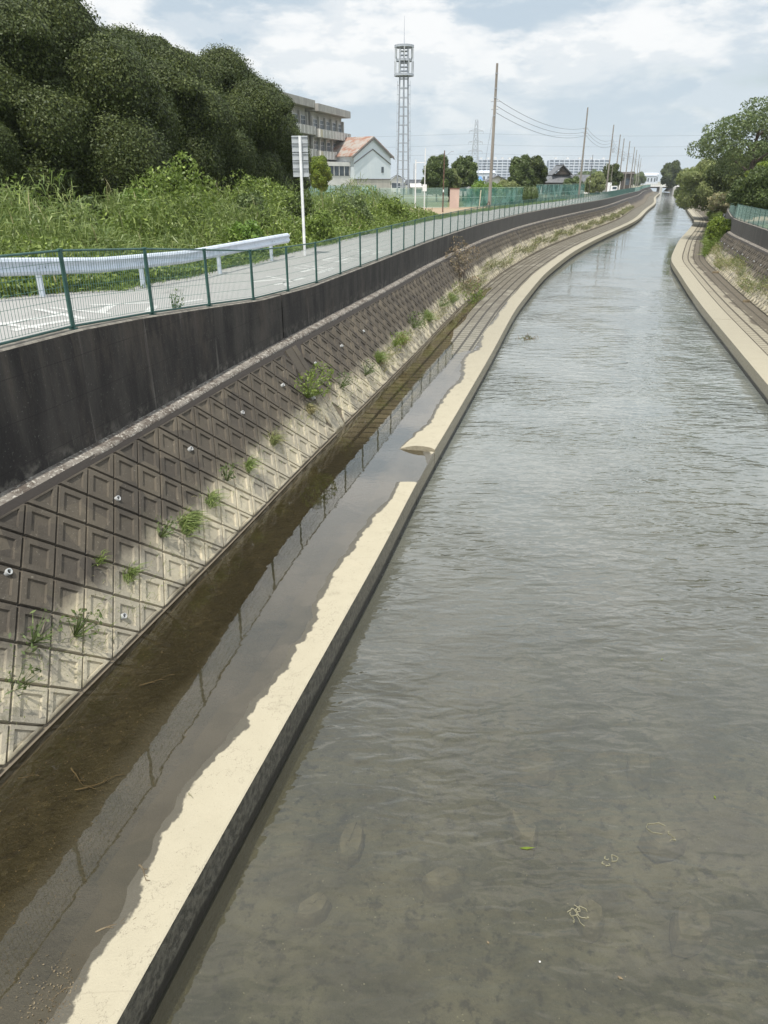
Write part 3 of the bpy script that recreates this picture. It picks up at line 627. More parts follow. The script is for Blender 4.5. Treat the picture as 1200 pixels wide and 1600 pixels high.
# ------------------------------------------------------------------ mesh fences
def mesh_fence(Wp, sg, topf, y0, y1, label, off=.14, sp=2.0, H=1.08, wire_mat='green_wire', maxn=100):
    root = empty('mesh_fence', (0, 0, 0), label, 'fence'); s = Wp.s_at_y(y0); s_end = Wp.s_at_y(y1); posts = []
    while s < s_end: posts.append(s); s += sp
    # post mesh and panel mesh shared
    pm = MB(); pm.box((0, 0, H / 2), (.042, .05, H)); pm.box((0, 0, .01), (.09, .10, .02)); pm.box((0, 0, H + .008), (.056, .068, .016))
    nv = 36; bm_ = MB()
    for k in range(1, nv): bm_.box((k / nv * sp, 0, H / 2 + .03), (.0045, .0045, H - .10))
    for z in (.09, .27, .45, .63, .81, .98): bm_.box((sp / 2, .006, z), (sp, .005, .005))
    P0 = V0 = None; rest_p = MB(); rest_w = MB(); rail = MB(); brail = MB(); shared = []
    def at(s): p = Wp.xy(s) + Wp.nrm(s) * sg * off; return np.array([p[0], p[1], topf(p[1])])
    for i, s in enumerate(posts):
        a = at(s); b = at(min(Wp.len, s + sp)); d = b - a; L = math.hypot(d[0], d[1]); rz = math.atan2(d[1], d[0])
        if i < maxn:
            if P0 is None: P0 = pm.build('post', 'green_paint', root); V0 = bm_.build('wire_panel', wire_mat, root); p, w = P0, V0
            else:
                p = P0.copy(); w = V0.copy(); COL.objects.link(p); COL.objects.link(w); p.parent = root; w.parent = root
            p.location = a; p.rotation_euler = (0, 0, rz); w.location = a; w.rotation_euler = (0, -math.atan2(d[2], L), rz); w.scale = (math.hypot(L, d[2]) / sp, 1, 1)
        else:
            rest_p.box((a[0], a[1], a[2] + H / 2), (.05, .05, H))
            for k in range(1, 12): q = a + d * k / 12; rest_w.box((q[0], q[1], q[2] + H / 2), (.014, .014, H - .1))
        for mbx, z, r in ((rail, H - .01, .017), (brail, .045, .019)):
            mbx.tube(a + [0, 0, z], b + [0, 0, z], r, n=6, cap=False)
    rail.build('top_rail', 'green_paint', root); brail.build('bottom_rail', 'green_paint', root)
    if rest_p.v:
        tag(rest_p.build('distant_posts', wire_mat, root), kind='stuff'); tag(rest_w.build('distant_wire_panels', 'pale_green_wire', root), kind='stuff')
    return root
mesh_fence(LWALL, 1, wtop, 4.4, 470, 'green wire mesh fence on the left wall beside the road', sp=2.36, H=1.15, wire_mat='green_wire')
mesh_fence(RWALL, -1, lambda y: 3.8, 30, 81, 'green wire mesh fence curving on top of the right wall', sp=2.0, H=1.1, wire_mat='pale_green_wire')

# ------------------------------------------------------------------ guardrail
def guardrail():
    root = empty('guardrail', (0, 0, 0), 'white steel guardrail with beam end at the sign pole', 'guardrail')
    G = Path([(-11.2, -6), (-8.6, 9), (-7.56, 15), (-7.15, 17.2), (-5.6, 22.6), (-4.0, 28.7), (-3.72, 29.7)])
    gz = lambda y: roadz(y) - .02
    prof = [(.0, .53), (.05, .555), (.075, .60), (.035, .655), (.02, .70), (.035, .745), (.075, .80), (.05, .845), (0, .87)]
    mb = strip(G, lambda s, y: [(-u, gz(y) + z) for u, z in prof], 0, G.len, .5); o = mb.build('beam', 'white_metal', root, smooth=False)
    sd = o.modifiers.new('Solidify', 'SOLIDIFY'); sd.thickness = .008
    e = MB(); p = G.xy(G.len); n = G.nrm(G.len); z0 = gz(p[1]); d = np.array([n[1], -n[0]])
    pts = [(p[0] - n[0] * u, p[1] - n[1] * u, z0 + z) for u, z in prof]
    for k in range(3):
        a, b = k * .07, (k + 1) * .07; q = lambda pt, t: (pt[0] + d[0] * t - n[0] * (-.05 * t / .2), pt[1] + d[1] * t + n[1] * .05 * t / .2, pt[2] + (z0 + .67 - pt[2]) * (t * 1.2))
        for i in range(len(pts) - 1): e.quad(q(pts[i], a), q(pts[i + 1], a), q(pts[i + 1], b), q(pts[i], b))
    eo = e.build('beam_end', 'white_metal', root); eo.modifiers.new('Solidify', 'SOLIDIFY').thickness = .01
    for y in (2, 6, 9.6, 13, 16.2, 20, 24.2, 28.3):
        s = G.s_at_y(y); p = G.xy(s); n = G.nrm(s); z0 = gz(p[1]); m = MB()
        m.tube((p[0] + n[0] * .07, p[1] + n[1] * .07, z0 - .1), (p[0] + n[0] * .07, p[1] + n[1] * .07, z0 + .80), .065, n=12)
        po = m.build('post', 'white_metal', root)
        m = MB(); m.box((p[0] + n[0] * .02, p[1] + n[1] * .02, z0 + .68), (.12, .10, .12), math.atan2(n[1], n[0])); m.build('bracket', 'white_metal', po)
        m = MB()
        for k in (-.12, .12):
            c = p + np.array([n[1], -n[0]]) * k - n * .035; m.tube((c[0], c[1], z0 + .67), (c[0] - n[0] * .02, c[1] - n[1] * .02, z0 + .67), .016, n=6)
        m.build('bolt', 'galv', po)
guardrail()
# ------------------------------------------------------------------ sign seen from behind
def sign():
    root = empty('road_sign', (-3.17, 30.6, 3.6), 'stack of grey traffic sign backs on slim white pole behind the guardrail end', 'road sign')
    m = MB(); m.tube((0, 0, 0), (0, 0, 4.55), .055, n=12); m.build('pole', 'white_paint', root)
    for k in range(5):
        z = 4.42 - k * .285; m = MB(); m.box((-.02, .12, z), (.60, .02, .272)); o = m.build('sign_panel', 'sign_back', root, None)
        r = MB(); r.box((-.02, .095, z - .11), (.60, .035, .035)); r.box((-.02, .095, z + .105), (.60, .035, .03)); r.build('rib', 'grey_metal', o)
sign()

# ------------------------------------------------------------------ trees
def evergreen(name, loc, label, lumps, n, L, Wd, mat, group=None, cat='tree', trunk=True, spread=.8, core=.8, tr=.22, depth=.25):
    root = empty(name, loc, label, cat, group)
    top = max(c[2] + a[2] for c, a in lumps); crown('crown', lumps, n, L, Wd, mat, root, core=core, spread=spread, depth=depth)
    if trunk: limb_mesh((0, 0, 0), top * .75, tr, 6, top * .35, seed=int(abs(loc[0] * 7))).build('trunk', 'bark', root, smooth=True)
    return root
def lump_crown(Rx, Rz, cz, nl, seed, size=.42, ry=None, droop=.0, vr=1.):
    r = np.random.default_rng(seed); ry = ry or Rx; out = [((0, 0, cz), (Rx * .72, ry * .72, Rz * .8))]
    for k in range(nl):
        z = 1 - 2 * (k + .5) / nl; a = k * 2.39996 + r.uniform(-.3, .3); q = math.sqrt(max(0, 1 - z * z)); rs = size * r.uniform(.75, 1.2)
        out.append(((q * math.cos(a) * Rx * .72, q * math.sin(a) * ry * .72, cz + z * Rz * .74 - droop * q), (Rx * rs, ry * rs, Rx * rs * vr * r.uniform(.85, 1.15))))
    return out
LG = 'dense evergreen trees along the left field'
def rough_crown(base, seed, n=34):
    r = np.random.default_rng(seed); out = list(base)
    for k in range(n):
        c, a = base[r.integers(1, len(base))]; d = unit(r.normal(0, 1, 3)); d[2] = abs(d[2]) * .8; q = r.uniform(.55, 1.15)
        out.append(((c[0] + d[0] * a[0] * .82, c[1] + d[1] * a[1] * .82, c[2] + d[2] * a[2] * .82), (q, q, q * r.uniform(.6, .9))))
    return out
T1 = evergreen('evergreen_tree', (-16.3, 40, 3.5), 'tallest dark evergreen of the grove, second from the left edge', rough_crown(lump_crown(5.6, 5.6, 5.3, 20, 3, .41, vr=.95), 301), 170000, .135, .08, 'leaf_dark', LG, core=.90, spread=.42, depth=.10)
T2 = evergreen('evergreen_tree', (-11.9, 56, 3.5), 'broad rounded dark evergreen in the middle of the grove', rough_crown(lump_crown(5.4, 5.5, 5.2, 20, 11, .41, vr=.95), 302), 160000, .14, .085, 'leaf_dark', LG, core=.90, spread=.42, depth=.10)
dup(T2, (-14.6, 48, 3.5), 2.1, 'dark evergreen just right of the tallest grove tree', 1.0, LG)
dup(T1, (-11.5, 63.5, 3.5), 1.2, 'second last dark evergreen, its top sloping down to the right', .97, LG)
dup(T2, (-10.8, 70, 3.5), 4.0, 'last and lowest dark evergreen of the grove beside the school', (.74, .80, .80), LG)
dup(T1, (-21.5, 33.5, 3.5), 3.6, 'dark evergreen cut off by the left picture edge', 1.0, LG)
dup(T2, (-17.9, 33.2, 3.5), 5.2, 'small dark evergreen in front at the left picture edge', (.58, .58, .56), LG)
dup(T1, (-23, 46, 3.5), 5.2, 'dark evergreen behind the tallest grove tree', 1.0, LG)
dup(T1, (-13.6, 52, 3.5), 4.4, 'dark evergreen filling the dip left of the middle of the grove', .98, LG)
dup(T2, (-11.9, 60.5, 3.5), 3.1, 'dark evergreen filling the dip right of the middle of the grove', .97, LG)
dup(T2, (-19, 57, 3.5), .5, 'dark evergreen hidden behind the middle of the grove', 1.0, LG)

# mid field and background trees
def leafy(name, px, D, Rr, hz, label, mat, seed, n=9000, L=.35, group=None, cat='tree', z0=3.5, nl=14, Rz=None, cz=None, size=.4, x=None):
    x = px if x is None else x; Rz = Rz or Rr; cz = cz if cz is not None else hz - Rz
    return evergreen(name, (x, D, z0), label, lump_crown(Rr, Rz, cz, nl, seed, size), n, L, L * .55, mat, group, cat, core=1, tr=.15)
BG = 'trees standing beyond the dirt field'
leafy('round_tree', 8.7, 130, 2.6, 6.9, 'round dark tree left of the slim brown pole', 'leaf_mid', 21, L=.34, group=BG, Rz=3.1, n=12000)
leafy('round_tree', 11.0, 133, 1.9, 5.2, 'lower olive tree just right of the slim brown pole', 'leaf_willow', 22, L=.34, group=BG, Rz=2.4, n=8000)
leafy('spreading_tree', 13.9, 138, 2.6, 7.1, 'loose green tree in front of the lattice pylon', 'leaf_mid', 23, L=.45, group=BG, Rz=2.6, n=5000, size=.3, nl=18)
leafy('round_tree', 22.2, 130, 2.2, 7.2, 'left half of the thick tree pair by the dark roofed house', 'leaf_mid', 24, L=.34, group=BG, Rz=3.3, n=10000)
leafy('round_tree', 24.7, 132, 2.2, 7.4, 'right darker half of the thick tree pair by the dark roofed house', 'leaf_dark', 25, L=.34, group=BG, Rz=3.5, n=10000)
leafy('tall_bush', 14.5, 112, 2.6, 2.8, 'light green brushy mound behind the pink pillar', 'leaf_bright', 26, L=.3, group=BG, Rz=1.5, cat='bush', n=5000)
leafy('tall_bush', 18.2, 116, 2.2, 3.0, 'yellow green bush behind the green net fence', 'leaf_willow', 27, L=.3, group=BG, Rz=1.6, cat='bush', n=4000)
leafy('garden_tree', 50.5, 190, 2.6, 4.8, 'pale brown garden tree right of the dark roofed house', 'leaf_willow', 28, L=.5, group=BG, Rz=2.2, n=3500)
leafy('garden_tree', 46.5, 196, 2.4, 4.0, 'low garden tree against the dark roofed house', 'leaf_mid', 29, L=.5, group=BG, Rz=1.9, n=3000)
leafy('garden_tree', 56.5, 198, 2.6, 7.4, 'dark green tree behind the third utility pole', 'leaf_dark', 30, L=.5, group=BG, Rz=3.9, n=5000)
leafy('garden_tree', 60.0, 215, 2.4, 5.4, 'dark tree left of the flat roofed shed by the poles', 'leaf_mid', 31, L=.5, group=BG, Rz=3, n=3000)
leafy('citrus_bush', -8.1, 100, 1.5, 6.2, 'bright round leafy tree in front of the school wall', 'leaf_yellow', 32, L=.26, Rz=2.1, cz=4.0, n=6500)
leafy('round_tree', 144, 400, 5.2, 12.2, 'big dark tree beside the far end of the canal', 'leaf_dark', 33, L=.9, Rz=6, n=6000, nl=12)
for k, (x, D, Rr, hz, lb) in enumerate([(128, 420, 3.2, 5, 'low green tree left of the footbridge'), (141, 560, 6, 9, 'distant green tree above the footbridge deck'), (155, 600, 8, 10, 'distant tree row piece right above the footbridge'), (178, 560, 7, 9, 'distant tree right of the footbridge'), (-1, 260, 3.5, 5.5, 'distant tree left of the lattice mast foot'), (77, 275, 3.2, 6.2, 'small tree among the far utility poles')]):
    leafy('distant_tree', x, D, Rr, hz, lb, 'leaf_mid', 40 + k, L=.9, n=2500, nl=9, Rz=hz * .48, group='distant trees near the footbridge')

# right bank
_r = np.random.default_rng(5); _l = []
for k in range(120):
    d = unit(_r.normal(0, 1, 3)); q = _r.uniform(.35, 1.0) ** .6; d[2] = abs(d[2]) if _r.random() < .75 else d[2] * .6; rs = _r.uniform(.75, 1.5)
    _l.append(((d[0] * 6.0 * q, d[1] * 5.6 * q, 5.6 + d[2] * 5.0 * q), (rs, rs, rs * .6)))
Rt = evergreen('broadleaf_tree', (39.4, 86, 3.5), 'large dark green spreading tree above the right bank', _l, 64000, .27, .14, 'leaf_olive', core=None, spread=1.3, tr=.4, depth=.95)
evergreen('broadleaf_tree', (46.5, 84, 3.5), 'dark tree at the right picture edge behind the large one', lump_crown(5.5, 4.6, 5.6, 26, 52, .3), 16000, .38, .2, 'leaf_mid', core=1)
evergreen('broadleaf_tree', (45.5, 100, 3.5), 'shaded tree filling the gap under the large spreading crown', lump_crown(4.6, 3.6, 3.6, 20, 53, .32), 12000, .38, .2, 'leaf_dark', core=1)
def hanging(name, loc, label, R3, n, seed, mat, L=.3, cat='bush', nl=26, size=.28, core=1):
    r = np.random.default_rng(seed); lumps = []
    for k in range(nl):
        d = unit(r.normal(0, 1, 3)); lumps.append(((d[0] * R3[0] * .7, d[1] * R3[1] * .7, d[2] * R3[2] * .7), tuple(size * r.uniform(.7, 1.2) * q for q in (R3[0], R3[1], R3[2]))))
    lumps.append(((0, 0, 0), tuple(.7 * q for q in R3)))
    return evergreen(name, loc, label, lumps, n, L, L * .4, mat, None, cat, trunk=False, spread=.9, core=core)
hanging('willowy_bush', (48.6, 118, 5.6), 'willowy olive green bush overhanging the right canal wall', (5.2, 9.5, 4.4), 34000, 61, 'leaf_willow', .38)
hanging('willowy_bush', (57.0, 138, 5.0), 'smaller willowy bush farther along the right wall', (5.0, 12, 3.4), 12000, 62, 'leaf_willow', .4)
hanging('vine_bush', (30.9, 64.5, 5.6), 'dark glossy bush with bright top behind the right fence', (2.7, 2.6, 2.2), 16000, 63, 'leaf_mid', .24)
hanging('vine_bush', (31.9, 65.5, 6.9), 'bright yellow green vine crown on the dark bush behind the right fence', (2.3, 2.2, 1.4), 9000, 64, 'leaf_yellow', .24)
hanging('vine_bush', (29.6, 55.5, 4.3), 'low bright leafy growth leaning over the right fence', (1.7, 2.6, .75), 6000, 65, 'leaf_yellow', .2)
hanging('slope_bush', (29.3, 67.5, 2.7), 'yellow green bush growing on the right diamond slope', (1.05, 2.2, 1.15), 8000, 66, 'leaf_yellow', .24)
hanging('dry_bush', (37.5, 79, 4.3), 'dry reddish weeds behind the end of the right fence', (2.2, 3.5, 1.2), 5000, 68, 'dry_brown', .3)
hanging('dry_bush', (40.8, 93, 4.3), 'pale dry brush where the right wall turns', (2.4, 5.5, 1.3), 5000, 69, 'dry_grass', .35)

# ------------------------------------------------------------------ weeds and reeds in the field (nobody could count them)
def blades(P, D, L, Wd, droop=.35):
    n = len(P); D = unit(D); side = unit(np.cross(D, rng.normal(0, 1, (n, 3)))); L = L[:, None]; w = np.full((n, 1), Wd) if np.isscalar(Wd) else Wd[:, None]
    hor = D * [1, 1, 0]; m = P + D * L * .55; e = P + D * L * .85 + hor * L * droop - np.array([0, 0, 1]) * L * droop * .5
    q1 = np.stack([P - side * w * .4, P + side * w * .4, m + side * w * .5, m - side * w * .5], 1); q2 = np.stack([m - side * w * .5, m + side * w * .5, e + side * w * .08, e - side * w * .08], 1)
    return np.concatenate([q1, q2])
def pathpts(Wp, s, u, sg=1):
    x = np.interp(s, Wp.s, Wp.P[:, 0]); y = np.interp(s, Wp.s, Wp.P[:, 1]); x2 = np.interp(s + 1, Wp.s, Wp.P[:, 0]); y2 = np.interp(s + 1, Wp.s, Wp.P[:, 1])
    d = unit(np.stack([x2 - x, y2 - y], 1)); return x - d[:, 1] * u * sg, y + d[:, 0] * u * sg
def vn(x, y, sc, seed=0):
    return .5 + .25 * (np.sin(x * sc + seed + 1.7 * np.sin(y * sc * .7 + seed)) + np.sin(y * sc * 1.3 + 2 * seed + 1.3 * np.sin(x * sc * .9)))
def field_weeds():
    n = 190000; s = LWALL.s_at_y(5) + rng.random(n) ** 1.25 * (LWALL.s_at_y(66) - LWALL.s_at_y(5)); u = 4.0 + rng.random(n) ** 1.5 * 26
    x, y = pathpts(LWALL, s, u); edge = np.clip((u - 4.15) / 3.6, 0, 1); far = np.clip((66 - y) / 6, .15, 1)
    hgt = (.22 + 2.05 * edge ** .8 * (.50 + .8 * vn(x, y, .75, 2))) * far * np.where(u > 9, 1.08, 1); hgt *= .75 + .5 * vn(x, y, 2.1, 5)
    g = 3.52 + (.36 + np.clip((24 - y) / 12, 0, 1) * .7) * np.clip((9 - u) / 4.8, 0, 1)
    t = 1 - .75 * rng.random(n) ** 1.7; z = g + hgt * t
    patch = vn(x, y, .42, 9) + .25 * vn(x, y, 1.6, 3) + rng.normal(0, .10, n) - .12 * edge
    reed = patch < .52
    reed &= u > 5.0
    P = np.stack([x, y, z], 1)
    def up(m, sp): return unit(np.stack([rng.normal(0, sp, m), rng.normal(0, sp, m), np.ones(m)], 1))
    k = reed; m = k.sum(); V = blades(P[k] - [0, 0, .3], up(m, .55), rng.uniform(.35, .8, m), rng.uniform(.02, .042, m), .4)
    tag(link('tall_reeds', quads_mesh('tall_reeds', V), 'reed'), kind='stuff')
    k = ~reed; V = leaf_quads(P[k], up(k.sum(), .5), .17, .07, .9); tag(link('leafy_weeds', quads_mesh('leafy_weeds', V), 'weed_green'), kind='stuff')
    # upright plumes and stalks
    m = 900; i = rng.choice(n, m); Q = P[i] * [1, 1, 0] + np.stack([np.zeros(m), np.zeros(m), (g + hgt)[i] - .5], 1)
    V = blades(Q, up(m, .22), rng.uniform(.7, 1.3, m), .035, .15); tag(link('reed_stalks', quads_mesh('reed_stalks', V), 'dry_grass'), kind='stuff')
    # edge grass spilling on the asphalt
    m = 26000; s = LWALL.s_at_y(4) + rng.random(m) ** 1.3 * (LWALL.s_at_y(120) - LWALL.s_at_y(4)); u = 4.0 + rng.normal(0, .18, m) + .25 * np.sin(s * 1.1) * np.sin(s * .37) + rng.random(m) * .8
    x, y = pathpts(LWALL, s, u); g = np.array([roadz(q) for q in y]); V = blades(np.stack([x, y, g + .01], 1), up(m, .7), rng.uniform(.1, .38, m), .025, .4)
    tag(link('verge_grass', quads_mesh('verge_grass', V), 'weed_green'), kind='stuff')
field_weeds()
SG = 'leafy shrubs rising out of the field weeds'
for x, y, r, h, mt, sd, lb in [(-11.2, 29.0, .9, 2.6, 'leaf_olive', 81, 'dull green shrub between the big shrub and the left edge'), (-13.0, 25.0, 1.0, 2.4, 'weed_green', 82, 'broad leafy shrub behind the left end of the guardrail'), (-6.4, 37.5, 1.1, 2.7, 'leaf_olive', 83, 'dark leafy shrub left of the sign pole'), (-4.6, 42.0, 1.1, 2.4, 'leaf_mid', 84, 'dark green shrub behind the sign pole'), (-1.8, 46.5, 1.2, 2.2, 'leaf_olive', 85, 'low dull shrub in the reeds right of the sign pole'), (.4, 53.0, 1.2, 2.0, 'weed_green', 86, 'last leafy shrub before the dirt field'), (-9.4, 23.6, .7, 1.5, 'weed_green', 87, 'small leafy shrub just over the near guardrail'), (-8.2, 31.0, 1.7, 3.9, 'weed_green', 71, 'big leafy shrub rising above the reeds before the grove'), (-10.6, 33.5, 1.1, 2.9, 'leaf_bright', 72, 'paler leafy shrub left of the big shrub'), (-15.2, 27.5, 1.6, 2.9, 'leaf_mid', 73, 'leafy shrub at the left picture edge'), (-5.3, 29.6, .9, 1.6, 'leaf_bright', 74, 'bright small leaved bush hanging over the guardrail'), (-6.9, 44.5, 2.0, 3.0, 'weed_green', 75, 'dense green shrub at the foot of the last grove tree'), (-3.2, 36.5, 1.0, 1.6, 'weed_green', 76, 'low green bush just past the sign pole')]:
    evergreen('leafy_shrub', (x, y, 3.5), lb, lump_crown(r, h * .55, h * .5, 14, sd, .38), 5500, .17, .09, mt, SG, 'shrub', trunk=False, core=None, spread=1.2)

# ------------------------------------------------------------------ plants on the slopes
fnL, FL = slope_fn(1); fnR, FR = slope_fn(-1)
def tuft(name, y, v, r, h, n, kind, label, group, side=1, cat='weed'):
    fn, F = (fnL, FL) if side > 0 else (fnR, FR); loc = Vector(fn(F.s_at_y(y), v, .03)); n = int(n * .75); h *= .85; kind = {'weed_green': 'leaf_olive', 'leaf_bright': 'weed_green'}.get(kind, kind)
    m = n; a = rng.random(m) * 2 * math.pi; q = r * rng.random(m) ** .7 * .5; nx = .8 * side
    if kind in ('reed', 'dry_grass', 'mix'):
        P = np.stack([np.cos(a) * q * .3, np.sin(a) * q, np.zeros(m)], 1); P[:, 2] = -P[:, 0] * 1.2
        D = np.stack([.45 * side + rng.normal(0, .45, m), rng.normal(0, .55, m), .9 + rng.normal(0, .2, m)], 1); V = blades(P, D, rng.uniform(.4, 1, m) * h, .013, .45)
        mt = 'dry_grass' if kind != 'reed' else 'reed'
    else:
        lumps = [((r * .25 * side + rng.uniform(-.3, .3) * r, rng.uniform(-.5, .5) * r, h * rng.uniform(.25, .75)), (r * .35, r * .4, h * .3)) for _ in range(7)]
        P, Nn = blob_points(lumps, m, .6); V = leaf_quads(P, Nn, .085 if h < .7 else .11, .035, 1.1); mt = kind
        i = rng.choice(len(P), min(60, len(P))); Q = P[i]; ln = np.linalg.norm(Q, axis=1); V = np.concatenate([V, blades(Q * .0, Q, ln * 1.15, .012, .0)])
    if kind == 'mix':
        o = link(name, quads_mesh(name, V), 'reed', None, loc)
    else: o = link(name, quads_mesh(name, V), mt, None, loc)
    tag(o, label, cat, group); return o
PG = 'weeds rooted in the joints of the left slope'
tuft('weed_tuft', 6.98, .65, .35, .30, 120, 'leaf_mid', 'dark leafy weed at the left picture edge near the water', PG)
tuft('weed_tuft', 7.55, .95, .5, .42, 170, 'weed_green', 'wide thin green weed second from the left picture edge', PG)
tuft('weed_tuft', 8.1, .66, .4, .40, 200, 'leaf_mid', 'low weed with a shadow right of the wide thin weed', PG)
tuft('weed_tuft', 9.5, .80, .4, .34, 130, 'mix', 'sparse weed below the middle drain pipe', PG)
tuft('weed_tuft', 10.55, .95, .38, .42, 230, 'weed_green', 'upright leafy weed left of the big pale grass tuft', PG)
tuft('grass_tuft', 11.3, .80, .75, .42, 480, 'reed', 'big pale green grass tuft in the middle of the near slope', PG)
tuft('grass_tuft', 12.2, .85, .5, .45, 160, 'mix', 'thin grass right of the big pale tuft', PG)
tuft('weed_tuft', 13.0, .95, .3, .5, 190, 'weed_green', 'narrow upright green weed on the near slope', PG)
tuft('weed_tuft', 13.9, .85, .4, .55, 130, 'mix', 'wispy tall weed before the slope joint', PG)
tuft('weed_tuft', 15.4, .95, .45, .5, 200, 'dry_grass', 'dry brown weed just before the leafy bush', PG)
tuft('weed_tuft', 9.2, 1.25, .25, .25, 70, 'mix', 'tiny grass sprig above the sparse weed', PG)
tuft('leafy_bush', 18.05, 1.25, .82, 1.05, 1900, 'leaf_bright', 'leafy green bush growing from the slope joint', PG, cat='bush')
tuft('weed_tuft', 17.8, .95, .45, .35, 300, 'dry_grass', 'dry straw coloured clump hanging under the leafy bush', PG)
tuft('weed_tuft', 20.3, .9, .5, .75, 330, 'weed_green', 'upright weed just right of the leafy bush', PG)
tuft('weed_tuft', 22.4, .7, .6, .6, 330, 'weed_green', 'thin green weed in the middle of the second slope section', PG)
tuft('weed_tuft', 24.1, .8, .5, .7, 300, 'mix', 'wispy grass before the small bright bush', PG)
tuft('leafy_bush', 26.4, .8, .75, .75, 900, 'leaf_bright', 'small bright bush with straw beside it on the second section', PG, cat='bush')
tuft('grass_tuft', 27.4, .75, .75, .6, 600, 'dry_grass', 'straw yellow tuft right of the small bright bush', PG)
tuft('leafy_bush', 29.8, .85, .85, .85, 1000, 'weed_green', 'dark green clump farther up the second section', PG, cat='bush')
tuft('grass_tuft', 32.4, .8, 1.0, .6, 700, 'reed', 'wide grassy clump after the dark green clump', PG)
tuft('leafy_bush', 35.6, .8, 1.3, .7, 1100, 'weed_green', 'low spreading weeds before the brown bush', PG, cat='bush')
tuft('grass_tuft', 38.4, .7, 1.0, .6, 600, 'mix', 'pale grass at the foot of the brown bush', PG)
def brown_bush():
    root = empty('brown_bush', fnL(FL.s_at_y(43.4), 1.2), 'tall brown withered bush hanging over the left slope joint', 'bush')
    l1 = [((rng.uniform(-.9, .5), rng.uniform(-1.6, 2.2), rng.uniform(-.5, 1.9)), (.5, .7, .45)) for _ in range(15)]
    P, Nn = blob_points(l1, 5200, .7); link('withered_foliage', quads_mesh('withered_foliage', leaf_quads(P, Nn, .13, .05, 1.2)), 'dry_brown', root)
    l2 = [((rng.uniform(.0, .9), rng.uniform(-2.0, 3.5), rng.uniform(-1.2, -.3)), (.5, .8, .4)) for _ in range(10)]
    P, Nn = blob_points(l2, 4200, .7); link('green_foliage', quads_mesh('green_foliage', leaf_quads(P, Nn, .13, .05, 1.2)), 'weed_green', root)
    m = MB()
    for k in range(26):
        a = Vector((rng.uniform(-.2, .2), rng.uniform(-.8, .8), -.9)); m.tube(a, a + Vector((rng.uniform(-.6, .5), rng.uniform(-1.2, 1.8), rng.uniform(1.4, 2.8))), .018, .006, 5, False)
    m.build('stems', 'bark', root)
brown_bush()
def slope_strip(side, y0, y1, n, v0, v1, name, mt, hl=(.2, .6), wd=.03):
    fn, F = (fnL, FL) if side > 0 else (fnR, FR); s0, s1 = F.s_at_y(y0), F.s_at_y(y1); s = s0 + rng.random(n) ** 1.3 * (s1 - s0); keep = vn(s, s * 0, .35, 4) + rng.normal(0, .16, n) > .42; s = s[keep]; n = len(s)
    v = v0 + (v1 - v0) * np.clip(.5 + .24 * rng.normal(0, 1, n) + .25 * np.sin(s * .5), 0, 1); P = np.array([fn(a, b, .03) for a, b in zip(s, v)])
    D = np.stack([.5 * side + rng.normal(0, .4, n), rng.normal(0, .5, n), .9 + rng.normal(0, .2, n)], 1); sc = np.clip(P[:, 1] / 60, .9, 2.5)
    V = blades(P, D, rng.uniform(*hl, n) * np.sqrt(sc), wd * sc, .4); tag(link(name, quads_mesh(name, V), mt), kind='stuff')
slope_strip(1, 43, 190, 4200, .25, 1.1, 'slope_weeds', 'dry_brush', (.15, .5)); slope_strip(1, 40, 170, 2300, .3, 1.2, 'green_slope_weeds', 'leaf_willow', (.12, .35))
slope_strip(1, 24, 46, 1300, .35, .95, 'sparse_slope_weeds', 'dry_grass', (.15, .4), .015)
slope_strip(1, 6, 26, 1500, .25, 1.15, 'crack_weeds', 'dry_grass', (.05, .20), .006); slope_strip(1, 6, 26, 700, .3, 1.1, 'green_crack_weeds', 'weed_green', (.05, .16), .008)
slope_strip(-1, 33, 66, 5000, .3, 1.5, 'right_slope_weeds', 'dry_grass', (.12, .4), .02); slope_strip(-1, 66, 150, 7000, .1, 2.2, 'right_slope_brush', 'weed_green', (.3, .8)); slope_strip(-1, 34, 70, 2500, .3, 1.7, 'right_slope_grass', 'weed_green', (.12, .35), .02)
o = tuft('roadside_weed', 15.4, 0, .35, .55, 330, 'weed_green', 'tall thin weed growing behind the fence at the road edge', None); p = LWALL.xy(LWALL.s_at_y(14.9)); n_ = LWALL.nrm(LWALL.s_at_y(14.9)); o.location = (p[0] + n_[0] * .42, 14.9 + n_[1] * .42, roadz(14.9, .4)); o.scale = (.7, .9, 1.0)

# ------------------------------------------------------------------ school block, gym and other buildings
def frame(root_xy, d, z0=0):
    """local axes: a = along d (unit), b = to the right of d; returns point fn and box fn (world)"""
    d = np.array(d, float); d /= np.linalg.norm(d); r = np.array([d[1], -d[0]])
    ang = math.atan2(d[1], d[0])
    def P(a, b, z): q = np.array(root_xy) + d * a + r * b; return (q[0], q[1], z0 + z)
    def box(mb, a0, a1, b0, b1, z0_, z1_):
        c = [(a0, b0), (a1, b0), (a1, b1), (a0, b1)]; c = c[::-1]
        mb.hexa([P(a, b, z0_) for a, b in c] + [P(a, b, z1_) for a, b in c])
    return P, box
def rooted(name, P0, label, cat, group=None):
    return empty(name, P0, label, cat, group)
def part(mb, name, mat, root):   # geometry in world coordinates -> local to root
    l = root
    while l.parent: l = l.parent
    off = np.array(l.location) if l.type == 'EMPTY' else np.zeros(3)
    mb.v = [tuple(np.array(v) - off) for v in mb.v]; return mb.build(name, mat, root)
